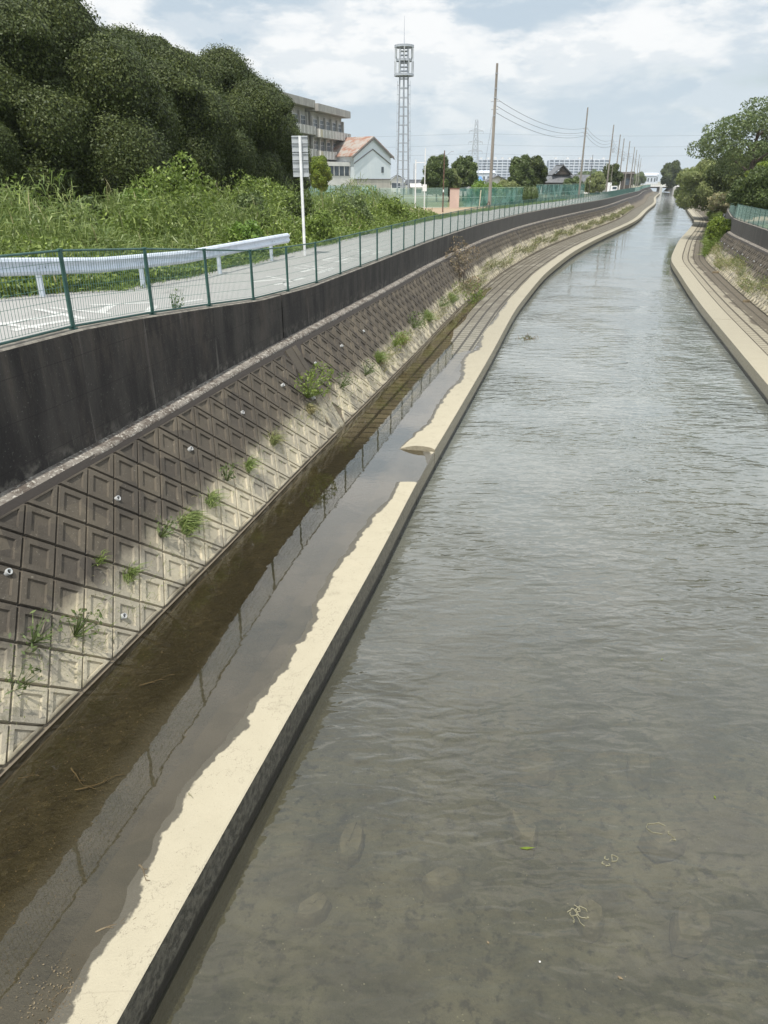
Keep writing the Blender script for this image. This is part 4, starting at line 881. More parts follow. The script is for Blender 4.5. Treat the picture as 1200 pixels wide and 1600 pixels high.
def school(x0, y0, d, length, depth, nb, label, floors=4, fh=3.45, endface=True):
    P, box = frame((x0, y0), d, 3.5); Hh = floors * fh + .4
    root = rooted('school_building', P(0, 0, 0), label, 'school')
    mb = MB(); box(mb, 0, length, -depth, 0, 0, Hh); part(mb, 'wall', 'school_wall', root)
    mb = MB(); box(mb, -.5, length + .5, -depth - .5, 1.75, Hh + .003, Hh + 1.15); part(mb, 'roof_fascia', 'school_roof', root)
    bay = length / nb
    for f in range(floors):
        z = f * fh
        if f:
            mb = MB(); box(mb, .0, length + 1.0, .003, 1.6, z - .18, z); box(mb, .0, length + 1.0, 1.45, 1.6, z + .003, z + 1.15); box(mb, length + .85, length + 1.0, .003, 1.447, z + .003, z + 1.15); box(mb, 0, .15, .003, 1.447, z + .003, z + 1.15)
            b = part(mb, 'balcony', 'school_wall', root)
            for k in range(nb * 2 + 1): mb = MB(); box(mb, k * bay / 2 - .12, k * bay / 2 + .12, 1.603, 1.75, z - .15, z + 1.1); part(mb, 'parapet_rib', 'house_white', b)
            mb = MB(); box(mb, .16, 1.9, 1.603, 1.64, z - .12, z + 1.05); part(mb, 'cream_panel', 'cream_wall', b)
        for k in range(nb):
            a = k * bay
            mb = MB(); box(mb, a + .35, a + bay - .35, .004, .06, z + 1.0, z + 2.75); w = part(mb, 'window', 'glass', root)
            mb = MB()
            for q in (0, .25, .5, .75, 1): aa = a + .35 + q * (bay - .7); box(mb, aa - .045, aa + .045, .063, .11, z + 1.0, z + 2.75)
            for zz in (1.0, 2.1, 2.72): box(mb, a + .395, a + bay - .395, .062, .10, z + zz, z + zz + .08)
            part(mb, 'window_frame', 'window_frame', w)
        for k in range(nb + 1): mb = MB(); box(mb, k * bay - .22, k * bay + .22, .005, .45, z + .003, z + fh - .2); part(mb, 'column', 'school_wall', root)
    if endface:
        mb = MB()
        for q in (-1.3, -1.0): box(mb, -.14, -.004, q, q + .12, .2, Hh - .3)
        part(mb, 'drain_pipe', 'cream_wall', root)
        for f in range(1, floors):
            mb = MB(); box(mb, -.05, -.003, -3.2, -2.2, f * fh + 1, f * fh + 2.2); part(mb, 'window', 'glass', root)
school(-12.9, 144, (4.6, 16), 16.6, 10, 5, 'right block of the concrete school with three balcony rows and an overhanging roof')
school(-21.2, 117.5, (4.6, 16), 27.0, 10, 8, 'left taller block of the concrete school half hidden by the grove', fh=3.56)
def gym():
    P, box = frame((-5.6, 149), (6.9, 7.8), 3.5); Lg = 10.4; D = 24; he, ha = 7.6, 10.6
    root = rooted('gym_hall', P(0, 0, 0), 'pale blue gable hall with a rusty metal roof beside the school', 'hall')
    mb = MB(); box(mb, 0, Lg, -D, 0, 0, 3.4); part(mb, 'lower_wall', 'gym_lower', root)
    mb = MB(); a = P(0, -.02, 3.4); b = P(Lg, -.02, 3.4); c = P(Lg, -.02, he); t_ = P(Lg / 2, -.02, ha); e = P(0, -.02, he); i = len(mb.v); mb.v += [a, b, c, t_, e]; mb.f.append((0, 1, 2, 3, 4)); mb.uv += [(0, 0)] * 5
    mb.quad(P(0, -D, 3.4), P(0, 0, 3.4), P(0, 0, he), P(0, -D, he)); mb.quad(P(Lg, 0, 3.4), P(Lg, -D, 3.4), P(Lg, -D, he), P(Lg, 0, he)); part(mb, 'upper_wall', 'gym_blue', root)
    def slab(mb, a0, z0, a1, z1, b0, b1, th):
        mb.hexa([P(a0, b1, z0), P(a1, b1, z1), P(a1, b0, z1), P(a0, b0, z0), P(a0, b1, z0 + th), P(a1, b1, z1 + th), P(a1, b0, z1 + th), P(a0, b0, z0 + th)])
    mb = MB(); slab(mb, -.7, he - .4, Lg / 2, ha + .02, -D, .35, .16); slab(mb, Lg / 2, ha + .02, Lg + .7, he - .4, -D, .35, .16); part(mb, 'roof', 'rust_roof', root)
    mb = MB(); slab(mb, -.7, he - .75, Lg / 2, ha - .33, .36, .42, .3); slab(mb, Lg / 2, ha - .33, Lg + .7, he - .75, .36, .42, .3); part(mb, 'verge_board', 'gym_trim', root)
    mb = MB(); slab(mb, 0, he - 1.6, Lg / 2, ha - 2.1, .02, .12, .16); slab(mb, Lg / 2, ha - 2.1, Lg, he - 1.6, .02, .12, .16); part(mb, 'gable_trim', 'gym_trim', root)
    mb = MB(); box(mb, Lg * .74, Lg * .80, .004, .06, 4.6, 5.6); box(mb, Lg * .12, Lg * .16, .004, .06, .9, 2.0); part(mb, 'window', 'glass', root)
    mb = MB(); box(mb, 0, Lg, .004, .09, 3.34, 3.5); part(mb, 'band', 'gym_trim', root)
    mb = MB(); box(mb, -5.8, -.005, -9, -1, 0, 4.4); w = part(mb, 'white_annex', 'house_white', root)
    mb = MB(); box(mb, -5.7, -.1, -.996, -.93, 4.0, 5.6); part(mb, 'window', 'glass', w)
    mb = MB()
    for q in (0, .25, .5, .75, 1): box(mb, -5.7 + q * 5.4 - .06, -5.7 + q * 5.4 + .06, -.925, -.86, 4.0, 5.6)
    box(mb, -5.8, -.005, -9.2, -.8, 5.62, 6.3); part(mb, 'window_frame', 'house_white', w)
gym()
def tower():
    X, Y = 4.75, 200; root = empty('lattice_mast', (X, Y, 3.4), 'tall slender telecom mast with two round platforms on top', 'mast')
    def Pm(name, fn, mat='galv', par=root): mb = MB(); fn(mb); return mb.build(name, mat, par)
    legs = [(1.15, 1.15), (1.15, -1.15), (-1.15, 1.15), (-1.15, -1.15), (0, -1.35), (0, 1.35)]
    for lx, ly in legs: Pm('leg', lambda mb: mb.tube((lx * 1.25, ly * 1.25, 0), (lx * .85, ly * .85, 26.2), .19, .16, 8), 'mast_steel')
    for k in range(13):
        z = 2 + k * 1.95; q = 1.45 - .018 * z; Pm('ring_frame', lambda mb: [mb.box((0, -q, z), (2 * q + .3, .12, .14)), mb.box((0, q, z), (2 * q + .3, .12, .14)), mb.box((-q, 0, z), (.12, 2 * q, .14)), mb.box((q, 0, z), (.12, 2 * q, .14))])
        if 2 < k < 12: Pm('bracket', lambda mb: [mb.box((-q - .35, 0, z + .6), (.4, .1, .1)), mb.box((q + .35, 0, z + .6), (.4, .1, .1)), mb.box((-q - .5, 0, z + .6), (.07, .07, 1.9)), mb.box((q + .5, 0, z + .6), (.07, .07, 1.9))])
    for z, r in ((26.2, 2.35), (29.2, 1.9), (32.0, 2.3)):
        Pm('platform', lambda mb: (mb.ring((0, 0, z), r, r * .98, .22), mb.ring((0, 0, z - .25), r, .12, .3)))
    for k in range(12):
        a = k * math.pi / 6; c, s_ = math.cos(a), math.sin(a); Pm('antenna', lambda mb: [mb.box((2.15 * c, 2.15 * s_, 30.8 if k % 2 else 27.8), (.26, .26, 2.3), a), mb.tube((2.15 * c, 2.15 * s_, 26.3), (2.15 * c, 2.15 * s_, 32.1), .05, n=5)], 'sign_back')
    Pm('upper_core', lambda mb: [mb.box((sx * .8, sy * .8, 29.2), (.14, .14, 5.8)) for sx in (-1, 0, 1) for sy in (-1, 0, 1)] + [mb.box((0, 0, z), (1.8, 1.8, .12)) for z in (27, 27.8, 28.6, 30.2, 31)])
    Pm('spike', lambda mb: mb.tube((0, 0, 32.2), (0, 0, 38), .09, .03, 6)); Pm('equipment_cabinet', lambda mb: mb.box((0, 0, 1.4), (1.3, 1.2, 2.8)), 'sign_back')
tower()
def pylon():
    X, Y, h = 56.5, 500, 37.5; root = empty('lattice_pylon', (X, Y, 3), 'grey high voltage lattice pylon in the far distance', 'pylon')
    w = lambda z: 3.4 - 2.7 * (z / h) ** .75; lv = [0, 6, 12, 17, 21, 25, 29, 33, 37.5]
    for sx in (-1, 1):
        for sy in (-1, 1):
            mb = MB()
            for a, b in zip(lv[:-1], lv[1:]): mb.tube((sx * w(a), sy * w(a), a), (sx * w(b), sy * w(b), b), .2, n=5)
            mb.build('leg', 'galv', root)
    for a, b in zip(lv[:-1], lv[1:]):
        mb = MB()
        for sy in (-1, 1):
            mb.tube((-w(a), sy * w(a), a), (w(b), sy * w(b), b), .12, n=4); mb.tube((w(a), sy * w(a), a), (-w(b), sy * w(b), b), .12, n=4); mb.tube((-w(b), sy * w(b), b), (w(b), sy * w(b), b), .12, n=4)
        mb.build('bracing', 'galv', root)
    for z in (20.5, 25.5, 31.5):
        for sx in (-1, 1):
            mb = MB(); mb.tube((0, 0, z + 1.1), (sx * 4.4, 0, z), .16, n=5); mb.tube((0, 0, z), (sx * 4.4, 0, z), .16, n=5); mb.tube((sx * 4.3, 0, z - 1.3), (sx * 4.3, 0, z), .14, n=5); mb.build('crossarm', 'galv', root)
    for i, (z, lb) in enumerate(((20.5 + 1.7, 'lowest faint high voltage line across the sky'), (25.5 + 1.7, 'middle faint high voltage line across the sky'), (31.5 + 1.7, 'highest faint high voltage line across the sky'))):
        mb = MB(); x0 = -180
        pts = []
        for a, b, za, zb in ((-330, X, z + 6, z), (X, 420, z, z + 9)):
            for k in range(25): t_ = k / 24; pts.append((a + (b - a) * t_, 500 - (a + (b - a) * t_ - X) * .02, za + (zb - za) * t_ - 5 * 4 * t_ * (1 - t_)))
        for p, q in zip(pts[:-1], pts[1:]):
            if p != q: mb.tube(p, q, .05, n=4, cap=False)
        tag(mb.build('power_line', 'cable'), lb, 'power line', 'high voltage lines')
pylon()
def danchi(x, y, w, h, label, ang=0):
    P, box = frame((x, y), (math.cos(ang), math.sin(ang)), 2.8); root = rooted('apartment_block', P(0, 0, 0), label, 'apartment block', 'long apartment blocks on the horizon')
    mb = MB(); box(mb, 0, w, -12, 0, 0, h); part(mb, 'wall', 'danchi_dark', root); nf = 9; mb = MB()
    for f in range(nf + 1): box(mb, 0, w, .01, 1.5, f * h / nf - .02, f * h / nf + h / nf * .40)
    part(mb, 'balcony_rows', 'danchi', root); mb = MB(); n = int(w / 5.2)
    for k in range(n + 1): box(mb, k * w / n - .45, k * w / n + .45, 1.52, 1.9, 0, h)
    part(mb, 'dividing_walls', 'danchi', root); mb = MB()
    for k in range(5): box(mb, w * (.1 + .2 * k), w * (.1 + .2 * k) + 2.4, -6, -3, h + .01, h + 3.0)
    part(mb, 'roof_tank', 'house_white', root)
# these blocks face the viewer: +b is towards -y
danchi(104, 900, 40, 25, 'left hazy apartment block behind the utility pole', 0)
danchi(185, 900, 67, 25, 'right hazy apartment block behind the dark roofed house', 0)
def house(x, y, w, d, hw, hr, label, roofm, wallm, ang=0, gable_front=True, group=None, big=False, over=.7):
    P, box = frame((x, y), (math.cos(ang), math.sin(ang)), 3.5); root = rooted('house', P(0, 0, 0), label, 'house', group)
    mb = MB(); box(mb, 0, w, -d, 0, 0, hw); part(mb, 'wall', wallm, root)
    rf = MB(); o = over
    e = hw - .15
    if big:      # hipped lower roof with a small steep gable on top, facing the viewer
        A = [P(-o, o, e), P(w + o, o, e), P(w + o, -d - o, e), P(-o, -d - o, e)]; k = .26; zt = e + hr * .52; m = [P(w * k, -d * .12, zt), P(w * (1 - k), -d * .12, zt), P(w * (1 - k), -d * .85, zt), P(w * k, -d * .85, zt)]
        for i in range(4): rf.quad(A[i], A[(i + 1) % 4], m[(i + 1) % 4], m[i])
        rf.quad(*A[::-1]); r0, r1 = P(w / 2, .35, e + hr), P(w / 2, -d * .9, e + hr); la, lb_ = P(w * .16, .35, zt - .3), P(w * .16, -d * .9, zt - .3); ra, rb = P(w * .84, .35, zt - .3), P(w * .84, -d * .9, zt - .3)
        rf.quad(la, lb_, r1, r0); rf.quad(ra, r0, r1, rb)
        g = MB(); g.tri(P(w * .24, .0, zt - .2), P(w * .76, .0, zt - .2), P(w / 2, .0, e + hr - .5))
        ro = part(rf, 'roof', roofm, root); part(g, 'gable_wall', 'dark_wood', root)
        m2 = MB(); m2.tube(P(w / 2, .5, e + hr + .05), P(w / 2, -d * .9, e + hr + .05), .16, n=6); m2.tube(P(w * .16, .4, zt - .25), P(w / 2, .4, e + hr), .13, n=6); m2.tube(P(w * .84, .4, zt - .25), P(w / 2, .4, e + hr), .13, n=6); part(m2, 'roof_ridge', roofm, ro)
    elif gable_front:
        for s_ in (0, 1):
            a0, a1 = (-o, w / 2) if s_ == 0 else (w + o, w / 2); c = [P(a0, o, e), P(a1, o, hw + hr), P(a1, -d - o, hw + hr), P(a0, -d - o, e)]; rf.hexa([tuple(q) for q in c] + [(q[0], q[1], q[2] + .18) for q in c])
        g = MB(); g.tri(P(0, .003, hw), P(w, .003, hw), P(w / 2, .003, hw + hr)); part(g, 'gable_wall', wallm, root); part(rf, 'roof', roofm, root)
    else:
        for s_ in (0, 1):
            b0, b1 = (o, -d / 2) if s_ == 0 else (-d - o, -d / 2); c = [P(-o, b0, e), P(w + o, b0, e), P(w + o, b1, hw + hr), P(-o, b1, hw + hr)]; rf.hexa([tuple(q) for q in c] + [(q[0], q[1], q[2] + .18) for q in c])
        part(rf, 'roof', roofm, root)
    for k in range(max(2, int(w / 3))):
        n = max(2, int(w / 3)); a = w * (k + .5) / n; mb = MB(); box(mb, a - .7, a + .7, .004, .05, hw * .32, hw * .72); part(mb, 'window', 'glass', root)
    return root
HG = 'small houses beyond the field'
house(41.4, 202, 7.4, 9, 2.9, 4.0, 'traditional house with big dark tiled roof behind the green net fence', 'tile_roof', 'dark_wood', big=True)
house(49.5, 212, 9.5, 7, 2.8, 1.7, 'long low grey roofed house right of the big tiled roof', 'tile_roof', 'house_white', gable_front=False, group=HG)
house(21.6, 176, 7, 6, 2.4, 1.7, 'grey roofed house left of the thick tree pair', 'tile_roof', 'house_white', group=HG)
house(17.4, 186, 5.0, 6, 3.2, .8, 'low shed with a blue roof left of the first utility pole', 'blue_sheet', 'house_white', gable_front=False, group=HG)
house(6.3, 205, 7.2, 8, 2.3, 1.0, 'long low dark open shed right of the mast', 'tile_roof', 'dark_wood', gable_front=False, group=HG)
house(6.8, 184, 4.6, 4, 1.9, .5, 'small white building under the dark shed right of the mast', 'house_white', 'house_white', gable_front=False, group=HG)
house(36.5, 205, 4.4, 6, 3.2, 1.5, 'pale house just left of the big tiled roof', 'house_white', 'house_white', group=HG)
house(83.5, 300, 10, 8, 5.6, .5, 'flat roofed brown shed behind the row of utility poles', 'dark_wood', 'dark_wood', gable_front=False, group=HG, over=.9)
house(70, 262, 8, 8, 4.3, 1.4, 'pale house among the far utility poles', 'tile_roof', 'house_white', group=HG)
house(97, 345, 10, 8, 4.0, 1.4, 'distant pale house before the footbridge', 'tile_roof', 'house_white', gable_front=False, group=HG)
house(2.2, 240, 3.5, 6, 3.6, 1.2, 'tiny house between the hall and the mast', 'tile_roof', 'house_white', group=HG)
for k, (x, y, w, h, lb) in enumerate([(150, 700, 60, 6.5, 'long pale distant building above the footbridge'), (214, 760, 46, 8, 'second long distant building right of the footbridge'), (250, 900, 60, 10, 'pale distant block at the right end of the skyline'), (60, 620, 26, 9, 'distant low building behind the pylon'), (-60, 560, 50, 9, 'distant low building left of the mast')]):
    house(x, y, w, 14, h, 1.5, lb, 'danchi', 'danchi', gable_front=False, group='far buildings on the skyline')

# ------------------------------------------------------------------ utility poles and their cables
def dirs(i, pts):
    a = np.array(pts[max(0, i - 1)][:2]); b = np.array(pts[min(len(pts) - 1, i + 1)][:2]); d = (b - a) / np.linalg.norm(b - a); return math.atan2(d[1], d[0])
PP = []
for px, py_, hadj in [(776, 98.6, 0), (919, 168, 0), (959.6, 194, 0), (968.6, 211, 0), (973, 216.5, 0), (985, 221, 0), (991, 230, 0), (996.5, 234.5, 0), (1001.6, 242, 0), (1005.5, 248, 0)]:
    PP.append((px, py_))
PB = [(11.2, 83.5), (35.3, 143), (51.1, 182), (59.2, 204), (65.6, 222), (71.8, 237), (85.5, 276), (94.2, 301), (111.9, 353), (130.4, 408)]
plab = ['tallest nearest concrete utility pole beside the canal road', 'second concrete utility pole, right of the dark roofed house', 'third utility pole with side brackets', 'fourth utility pole, close left of the fifth', 'fifth utility pole, close right of the fourth', 'sixth utility pole in the shrinking row', 'seventh utility pole in the shrinking row', 'eighth utility pole in the shrinking row', 'ninth utility pole in the shrinking row', 'tenth and farthest utility pole of the row']
for i, (x, y) in enumerate(PB):
    root = empty('utility_pole', (x, y, 3.5), plab[i], 'utility pole', 'concrete utility poles along the canal road', rz=dirs(i, PB) + .0)
    hh = (13.7, 14.7, 14.5)[i] if i < 3 else 13.7; mb = MB(); mb.tube((0, 0, 0), (0, 0, hh), .19, .11, 12); mb.build('pole', 'pole_concrete', root)
    for z, w_ in ((hh - 3.3, .9), (hh - 4.0, .7)):
        mb = MB(); mb.box((0, 0 if i < 2 else -.45, z), (.08, w_ if i < 2 else 1.5, .08)); c = mb.build('crossarm', 'galv', root)
        mb = MB()
        for q in (-.4, .35): mb.tube((0, q * w_ - (0 if i < 2 else .45), z + .04), (0, q * w_ - (0 if i < 2 else .45), z + .2), .05, n=6)
        mb.build('insulator', 'white_paint', c)
    mb = MB()
    for z in (hh - .9, hh - 2.2, hh - 3.0, hh - 4.6): mb.tube((0, 0, z), (0, 0, z + .07), .17, n=10)
    mb.build('steel_band', 'galv', root)
    mb = MB()
    for k in range(16): mb.box((0, .16 if k % 2 else -.16, 2.5 + k * .5), (.03, .14, .03))
    mb.build('climbing_peg', 'galv', root)
    if i in (2, 4): mb = MB(); mb.tube((.0, -.5, hh - 5.6), (.0, -.5, hh - 4.7), .26, n=12); mb.build('transformer', 'galv', root)
for k, (dz, lb) in enumerate(((-3.1, 'top slack cable strung along the concrete utility poles'), (-3.7, 'middle slack cable strung along the concrete utility poles'), (-4.3, 'lowest slack cable strung along the concrete utility poles'))):
    mb = MB()
    for a, b in zip(PB[:-1], PB[1:]):
        pr = None
        for q in range(21):
            t_ = q / 20; h0 = 1.0 if a[1] in (143, 182) else 0; h1 = 1.0 if b[1] in (143, 182) else 0; p = (a[0] + (b[0] - a[0]) * t_ + .18, a[1] + (b[1] - a[1]) * t_, 3.5 + 13.7 + h0 + (h1 - h0) * t_ + dz - 1.15 * 4 * t_ * (1 - t_) * min(1, math.dist(a, b) / 45))
            if pr: mb.tube(pr, p, .022, n=5, cap=False)
            pr = p
    tag(mb.build('pole_cable', 'cable'), lb, 'cable', 'cables between the concrete poles')
mb = MB(); mb.tube((11.2, 83.5, 13.6), (11.8, 99, 3.5), .012, n=5); tag(mb.build('guy_wire', 'cable'), 'thin guy wire slanting down from the nearest utility pole', 'guy wire')
def slimpole(x, y, h, mat, label, arm=True, r=.07, cat='pole'):
    root = empty('slim_pole', (x, y, 3.5), label, cat); mb = MB(); mb.tube((0, 0, 0), (0, 0, h), r, r * .7, 8); mb.build('pole', mat, root)
    if arm: mb = MB(); mb.tube((0, 0, h - .6), (.7, 0, h - .1), .03, n=6); mb.box((.8, 0, h - .1), (.3, .12, .08)); mb.build('lamp_arm', 'galv', root)
    mb = MB(); mb.box((0, -r - .02, h * .36), (.12, .03, .25)); mb.build('label_plate', 'white_paint', root)
slimpole(6.3, 84, 6.0, 'rust', 'slim rusty brown lamp pole at the edge of the dirt field', cat='lamp pole')
slimpole(46.9, 181, 8.5, 'dark_wood', 'thin dark pole between the second utility pole and the tiled house', False)
slimpole(55, 198, 7.3, 'white_paint', 'thin white pole left of the third utility pole', False)
slimpole(50.8, 178, 6.6, 'pole_concrete', 'thin pale pole right of the second utility pole', False)
slimpole(7.3, 240, 11.5, 'pole_concrete', 'distant pole with a bracket just right of the mast', True, .14)
slimpole(1.3, 260, 9, 'pole_concrete', 'distant thin pole just left of the mast', False, .14)
slimpole(12.0, 320, 9.5, 'pole_concrete', 'faint far pole right of the mast', False, .14)
slimpole(138.5, 330, 13, 'pole_concrete', 'far pale pole on the right bank by the dark tree', False, .16)
slimpole(141.8, 334, 13, 'pole_concrete', 'second far pale pole on the right bank by the dark tree', False, .16)
def whitesign():
    root = empty('small_sign', (4.0, 78, 3.5), 'small white notice board on a post above the weeds', 'sign'); mb = MB(); mb.tube((0, 0, 0), (0, 0, 6.0), .045, n=6); mb.build('post', 'white_paint', root); mb = MB(); mb.box((0, -.06, 2.5), (.42, .03, .62)); mb.build('board', 'white_paint', root)
    for x_ in (-.9,): mb = MB(); mb.tube((x_, .2, 0), (x_, .2, 5.0), .06, n=6); mb.box((x_ / 2, .2, 4.75), (1.0, .05, .06)); mb.build('side_post', 'white_paint', root)
whitesign()

# ------------------------------------------------------------------ dirt field: net fences, pillar, hedge, odds and ends
def netfence(name, pts, h, label, net='net', post='green_paint', sp=3.0, netf=1., rails=(0., .5, 1.)):
    root = empty(name, (*pts[0], 3.5), label, 'net fence'); Pp = Path(pts); o = np.array([*pts[0], 0]); s = 0
    while s <= Pp.len:
        p = Pp.xy(s) - o[:2]; mb = MB(); mb.tube((p[0], p[1], 0), (p[0], p[1], h + .05), .035, n=6); mb.build('post', post, root); s += sp
    mb = MB()
    for a, b in zip(Pp.P[:-1], Pp.P[1:]):
        a = a - o[:2]; b = b - o[:2]
        for q in rails: mb.tube((*a, .1 + q * (h - .1)), (*b, .1 + q * (h - .1)), .022, n=5)
    mb.build('rail', 'pale_green_wire', root); mb = MB()
    for a, b in zip(Pp.P[:-1], Pp.P[1:]):
        a = a - o[:2]; b = b - o[:2]; n = max(2, int(np.linalg.norm(b - a)))
        rows = [[(*(a + (b - a) * k / n), .12 + (h - .2) * netf * j) for j in (0, 1)] for k in range(n + 1)]; mb.grid(rows)
    o_ = mb.build('netting', net, root); sd = o_.modifiers.new('Solidify', 'SOLIDIFY'); sd.thickness = .012
    return root
t = NT('open_chain_link'); tr = t.n('ShaderNodeBsdfTransparent'); p = t.pbr((.22, .36, .31), .7); m_ = t.n('ShaderNodeMixShader'); m_.inputs[0].default_value = .30; t.set(m_.inputs[1], tr.outputs[0]); t.set(m_.inputs[2], p); M['link'] = t.done(m_.outputs[0])
netfence('chain_link_fence', [(-3.5, 97), (8.0, 99)], 2.3, 'open chain link fence between the weeds and the pink pillar', net='link')
netfence('green_net_fence', [(9.4, 99), (15, 106), (22.3, 116)], 2.3, 'green netting fence behind the dirt field and first utility pole')
netfence('green_net_fence', [(22.5, 117), (29, 134), (40.5, 160)], 2.6, 'tall turquoise netting fence in front of the dark roofed house')
netfence('chain_link_fence', [(-13, 104), (-1, 106)], 2.6, 'dark green school boundary fence behind the tall reeds', net='net')
root = empty('pink_pillar', (8.75, 98, 3.5), 'square pink block pillar at the end of the chain link fence', 'pillar'); mb = MB(); mb.box((0, 0, 1.12), (1.15, .4, 2.24)); mb.build('shaft', 'pink_block', root); mb = MB(); mb.box((0, 0, 2.28), (1.25, .5, .08)); mb.build('cap', 'rust', root)
def hedge(x, y, w, h, label, d=1.4):
    lumps = [((k * .7, 0, h * .5), (.75, d * .5, h * .52)) for k in range(int(w / .7) + 1)]; P, Nn = blob_points(lumps, 5200, .3); V = leaf_quads(P, Nn, .2, .1, .7); V2 = core_mesh(lumps, .88); vs = np.array(V2.v)[np.array(V2.f)]
    root = empty('clipped_hedge', (x, y, 3.5), label, 'hedge'); link('foliage', quads_mesh('foliage', np.concatenate([V, vs])), 'leaf_mid', root)
hedge(17.2, 113, 4.2, 2.5, 'clipped green hedge behind the netting right of the first utility pole')
def yellowpost():
    root = empty('field_post', (9.5, 78.5, 3.5), 'short pale yellow stake leaning at the edge of the dirt field', 'stake'); mb = MB(); mb.tube((0, 0, 0), (.12, 0, 2.3), .05, n=8); mb.build('stake', 'cream_wall', root)
yellowpost()
mb = MB(); pr = None
for k in range(15):
    a = k / 14; p = (10.1 + .5 * math.sin(a * 2.2), 79, 3.5 + 1.3 * math.sin(a * math.pi) * (1 - .1 * a)); 
    if pr: mb.tube(pr, p, .035, n=6, cap=False)
    pr = p
mb.box((10.5, 79, 3.75), (.35, .3, .5)); tag(mb.build('pump_hose', 'rust'), 'small rusty pump with a curved hose beside the leaning stake', 'pump')
def truck():
    P0 = (52.4, 190, 3.5); root = empty('white_truck', P0, 'white box truck seen behind the third utility pole', 'truck'); mb = MB(); mb.box((0, 0, 1.75), (3.6, 2.0, 2.1)); mb.build('box_body', 'white_paint', root)
    mb = MB(); mb.box((2.55, 0, 1.2), (1.4, 1.9, 1.7)); c = mb.build('cab', 'white_paint', root); mb = MB(); mb.box((2.6, -.96, 1.6), (1.0, .03, .55)); mb.build('window', 'glass', c)
    for x_ in (-1.1, 2.4): mb = MB(); mb.tube((x_, -1.0, .4), (x_, -.75, .4), .4, n=14); mb.build('wheel', 'hole', root)
truck()
def van():
    P0 = (61.2, 218, 3.5); root = empty('grey_van', P0, 'small pale van parked right of the white box truck', 'van'); mb = MB(); mb.box((0, 0, .8), (3.3, 1.5, .9)); mb.hexa([(-1.6, -.7, 1.25), (1.2, -.7, 1.25), (1.2, .7, 1.25), (-1.6, .7, 1.25), (-1.5, -.62, 1.9), (.8, -.62, 1.9), (.8, .62, 1.9), (-1.5, .62, 1.9)]); mb.build('body', 'white_metal', root)
    mb = MB(); mb.box((-.3, -.71, 1.52), (2.2, .02, .4)); mb.build('window', 'glass', root)
    for x_ in (-1.1, 1.1): mb = MB(); mb.tube((x_, -.78, .3), (x_, -.6, .3), .3, n=14); mb.build('wheel', 'hole', root)
van()
# footbridge closing the view
def bridge():
    xl, xr, Y = LK.x_at_y(475) - 8, RK.x_at_y(475) + 6, 475; root = empty('footbridge', (xl, Y, 3.5), 'far white railed bridge crossing the canal', 'bridge'); L = xr - xl
    mb = MB(); mb.box((L / 2, 0, .35), (L, 5, .7)); mb.build('deck', 'house_white', root); mb = MB(); mb.box((L / 2, 1, -.35), (L, 3.4, .7)); mb.build('girder', 'dark_wood', root)
    for sy in (-2.4, 2.4):
        mb = MB(); mb.box((L / 2, sy, 2.0), (L, .12, .14)); mb.box((L / 2, sy, 1.4), (L, .1, .1))
        for k in range(int(L / 1.2)): mb.box((k * 1.2 + .5, sy, 1.35), (.22, .1, 1.3))
        mb.build('railing', 'house_white', root)
    for x_ in (7.6, L - 6): mb = MB(); mb.box((x_, 0, -2.2), (1.6, 5, 4.4)); mb.build('abutment', 'school_wall', root)
bridge()

# ------------------------------------------------------------------ small things in and on the water
def rock(x, y, z, r, fl, label, seed, mat='rock', name='submerged_rock', ang=0, cat='rock', group='flat rocks under the river water'):
    rr = np.random.default_rng(seed); mb = MB(); N = 9; ph = rr.uniform(.75, 1.2, N); rows = []
    for lv, k in ((0, 1.0), (.75, .96), (1, .82), (1.02, .4), (1.0, .02)):
        rows.append([(r * ph[j % N] * k * math.cos(2 * math.pi * j / N), .62 * r * ph[j % N] * k * math.sin(2 * math.pi * j / N), fl * lv + .01 * rr.normal()) for j in range(N + 1)])
    mb.grid(rows); o = mb.build(name, mat, None, False, loc=(x, y, z)); o.rotation_euler = (rr.uniform(-.08, .08), rr.uniform(-.08, .08), ang); tag(o, label, cat, group)
for k, (x, y, r, lb, a) in enumerate([(1.97, 7.1, .27, 'sharp edged submerged slab in the middle of the near water', .4), (3.3, 7.1, .24, 'pale submerged rock right of the sharp slab', 1.2), (.62, 5.4, .22, 'square submerged slab near the kerb', .1), (-.72, 5.1, .2, 'dark submerged rock closest to the kerb', .8), (-.4, 5.9, .26, 'long submerged rock beside the kerb', 1.3), (3.2, 6.0, .3, 'ring like submerged rock at the right', .2), (1.63, 6.1, .25, 'rounded submerged rock below the sharp slab', 2.), (1.5, 8.6, .3, 'dark submerged rock farthest out in the clear patch', .7), (2.1, 5.0, .22, 'submerged rock under the pale algae curls', 1.7), (3.1, 4.9, .3, 'submerged rock at the lower right', .9), (2.5, 8.0, .3, 'flat submerged rock between the two farthest', .1), (4.1, 8.9, .33, 'far right submerged rock beside a yellow leaf', 2.4)]):
    rock(x, y, -.40, r, .24, lb, 100 + k, ang=a)
def curls(x, y, z, r, label, n=5, mat='sludge', name='algae_curl', th=.0035, cat='algae', group=None):
    mb = MB()
    for k in range(n):
        c = rng.uniform(-r, r, 2) * .8; a0 = rng.uniform(0, 6); rad = rng.uniform(.2, .7) * r; tw = rng.uniform(-.7, .9); pr = None
        for q in range(8):
            a = a0 + q * tw * (.4 + .1 * q); c = c + rng.normal(0, .012, 2); p = (c[0] + rad * math.cos(a), c[1] + rad * math.sin(a) * .8, 0)
            if pr: mb.tube(pr, p, th, n=5)
            pr = p
    tag(mb.build(name, mat, None, loc=(x, y, z)), label, cat, group)
curls(1.94, 4.9, -.055, .10, 'pale curled algae strands floating near the bottom of the picture', 7)
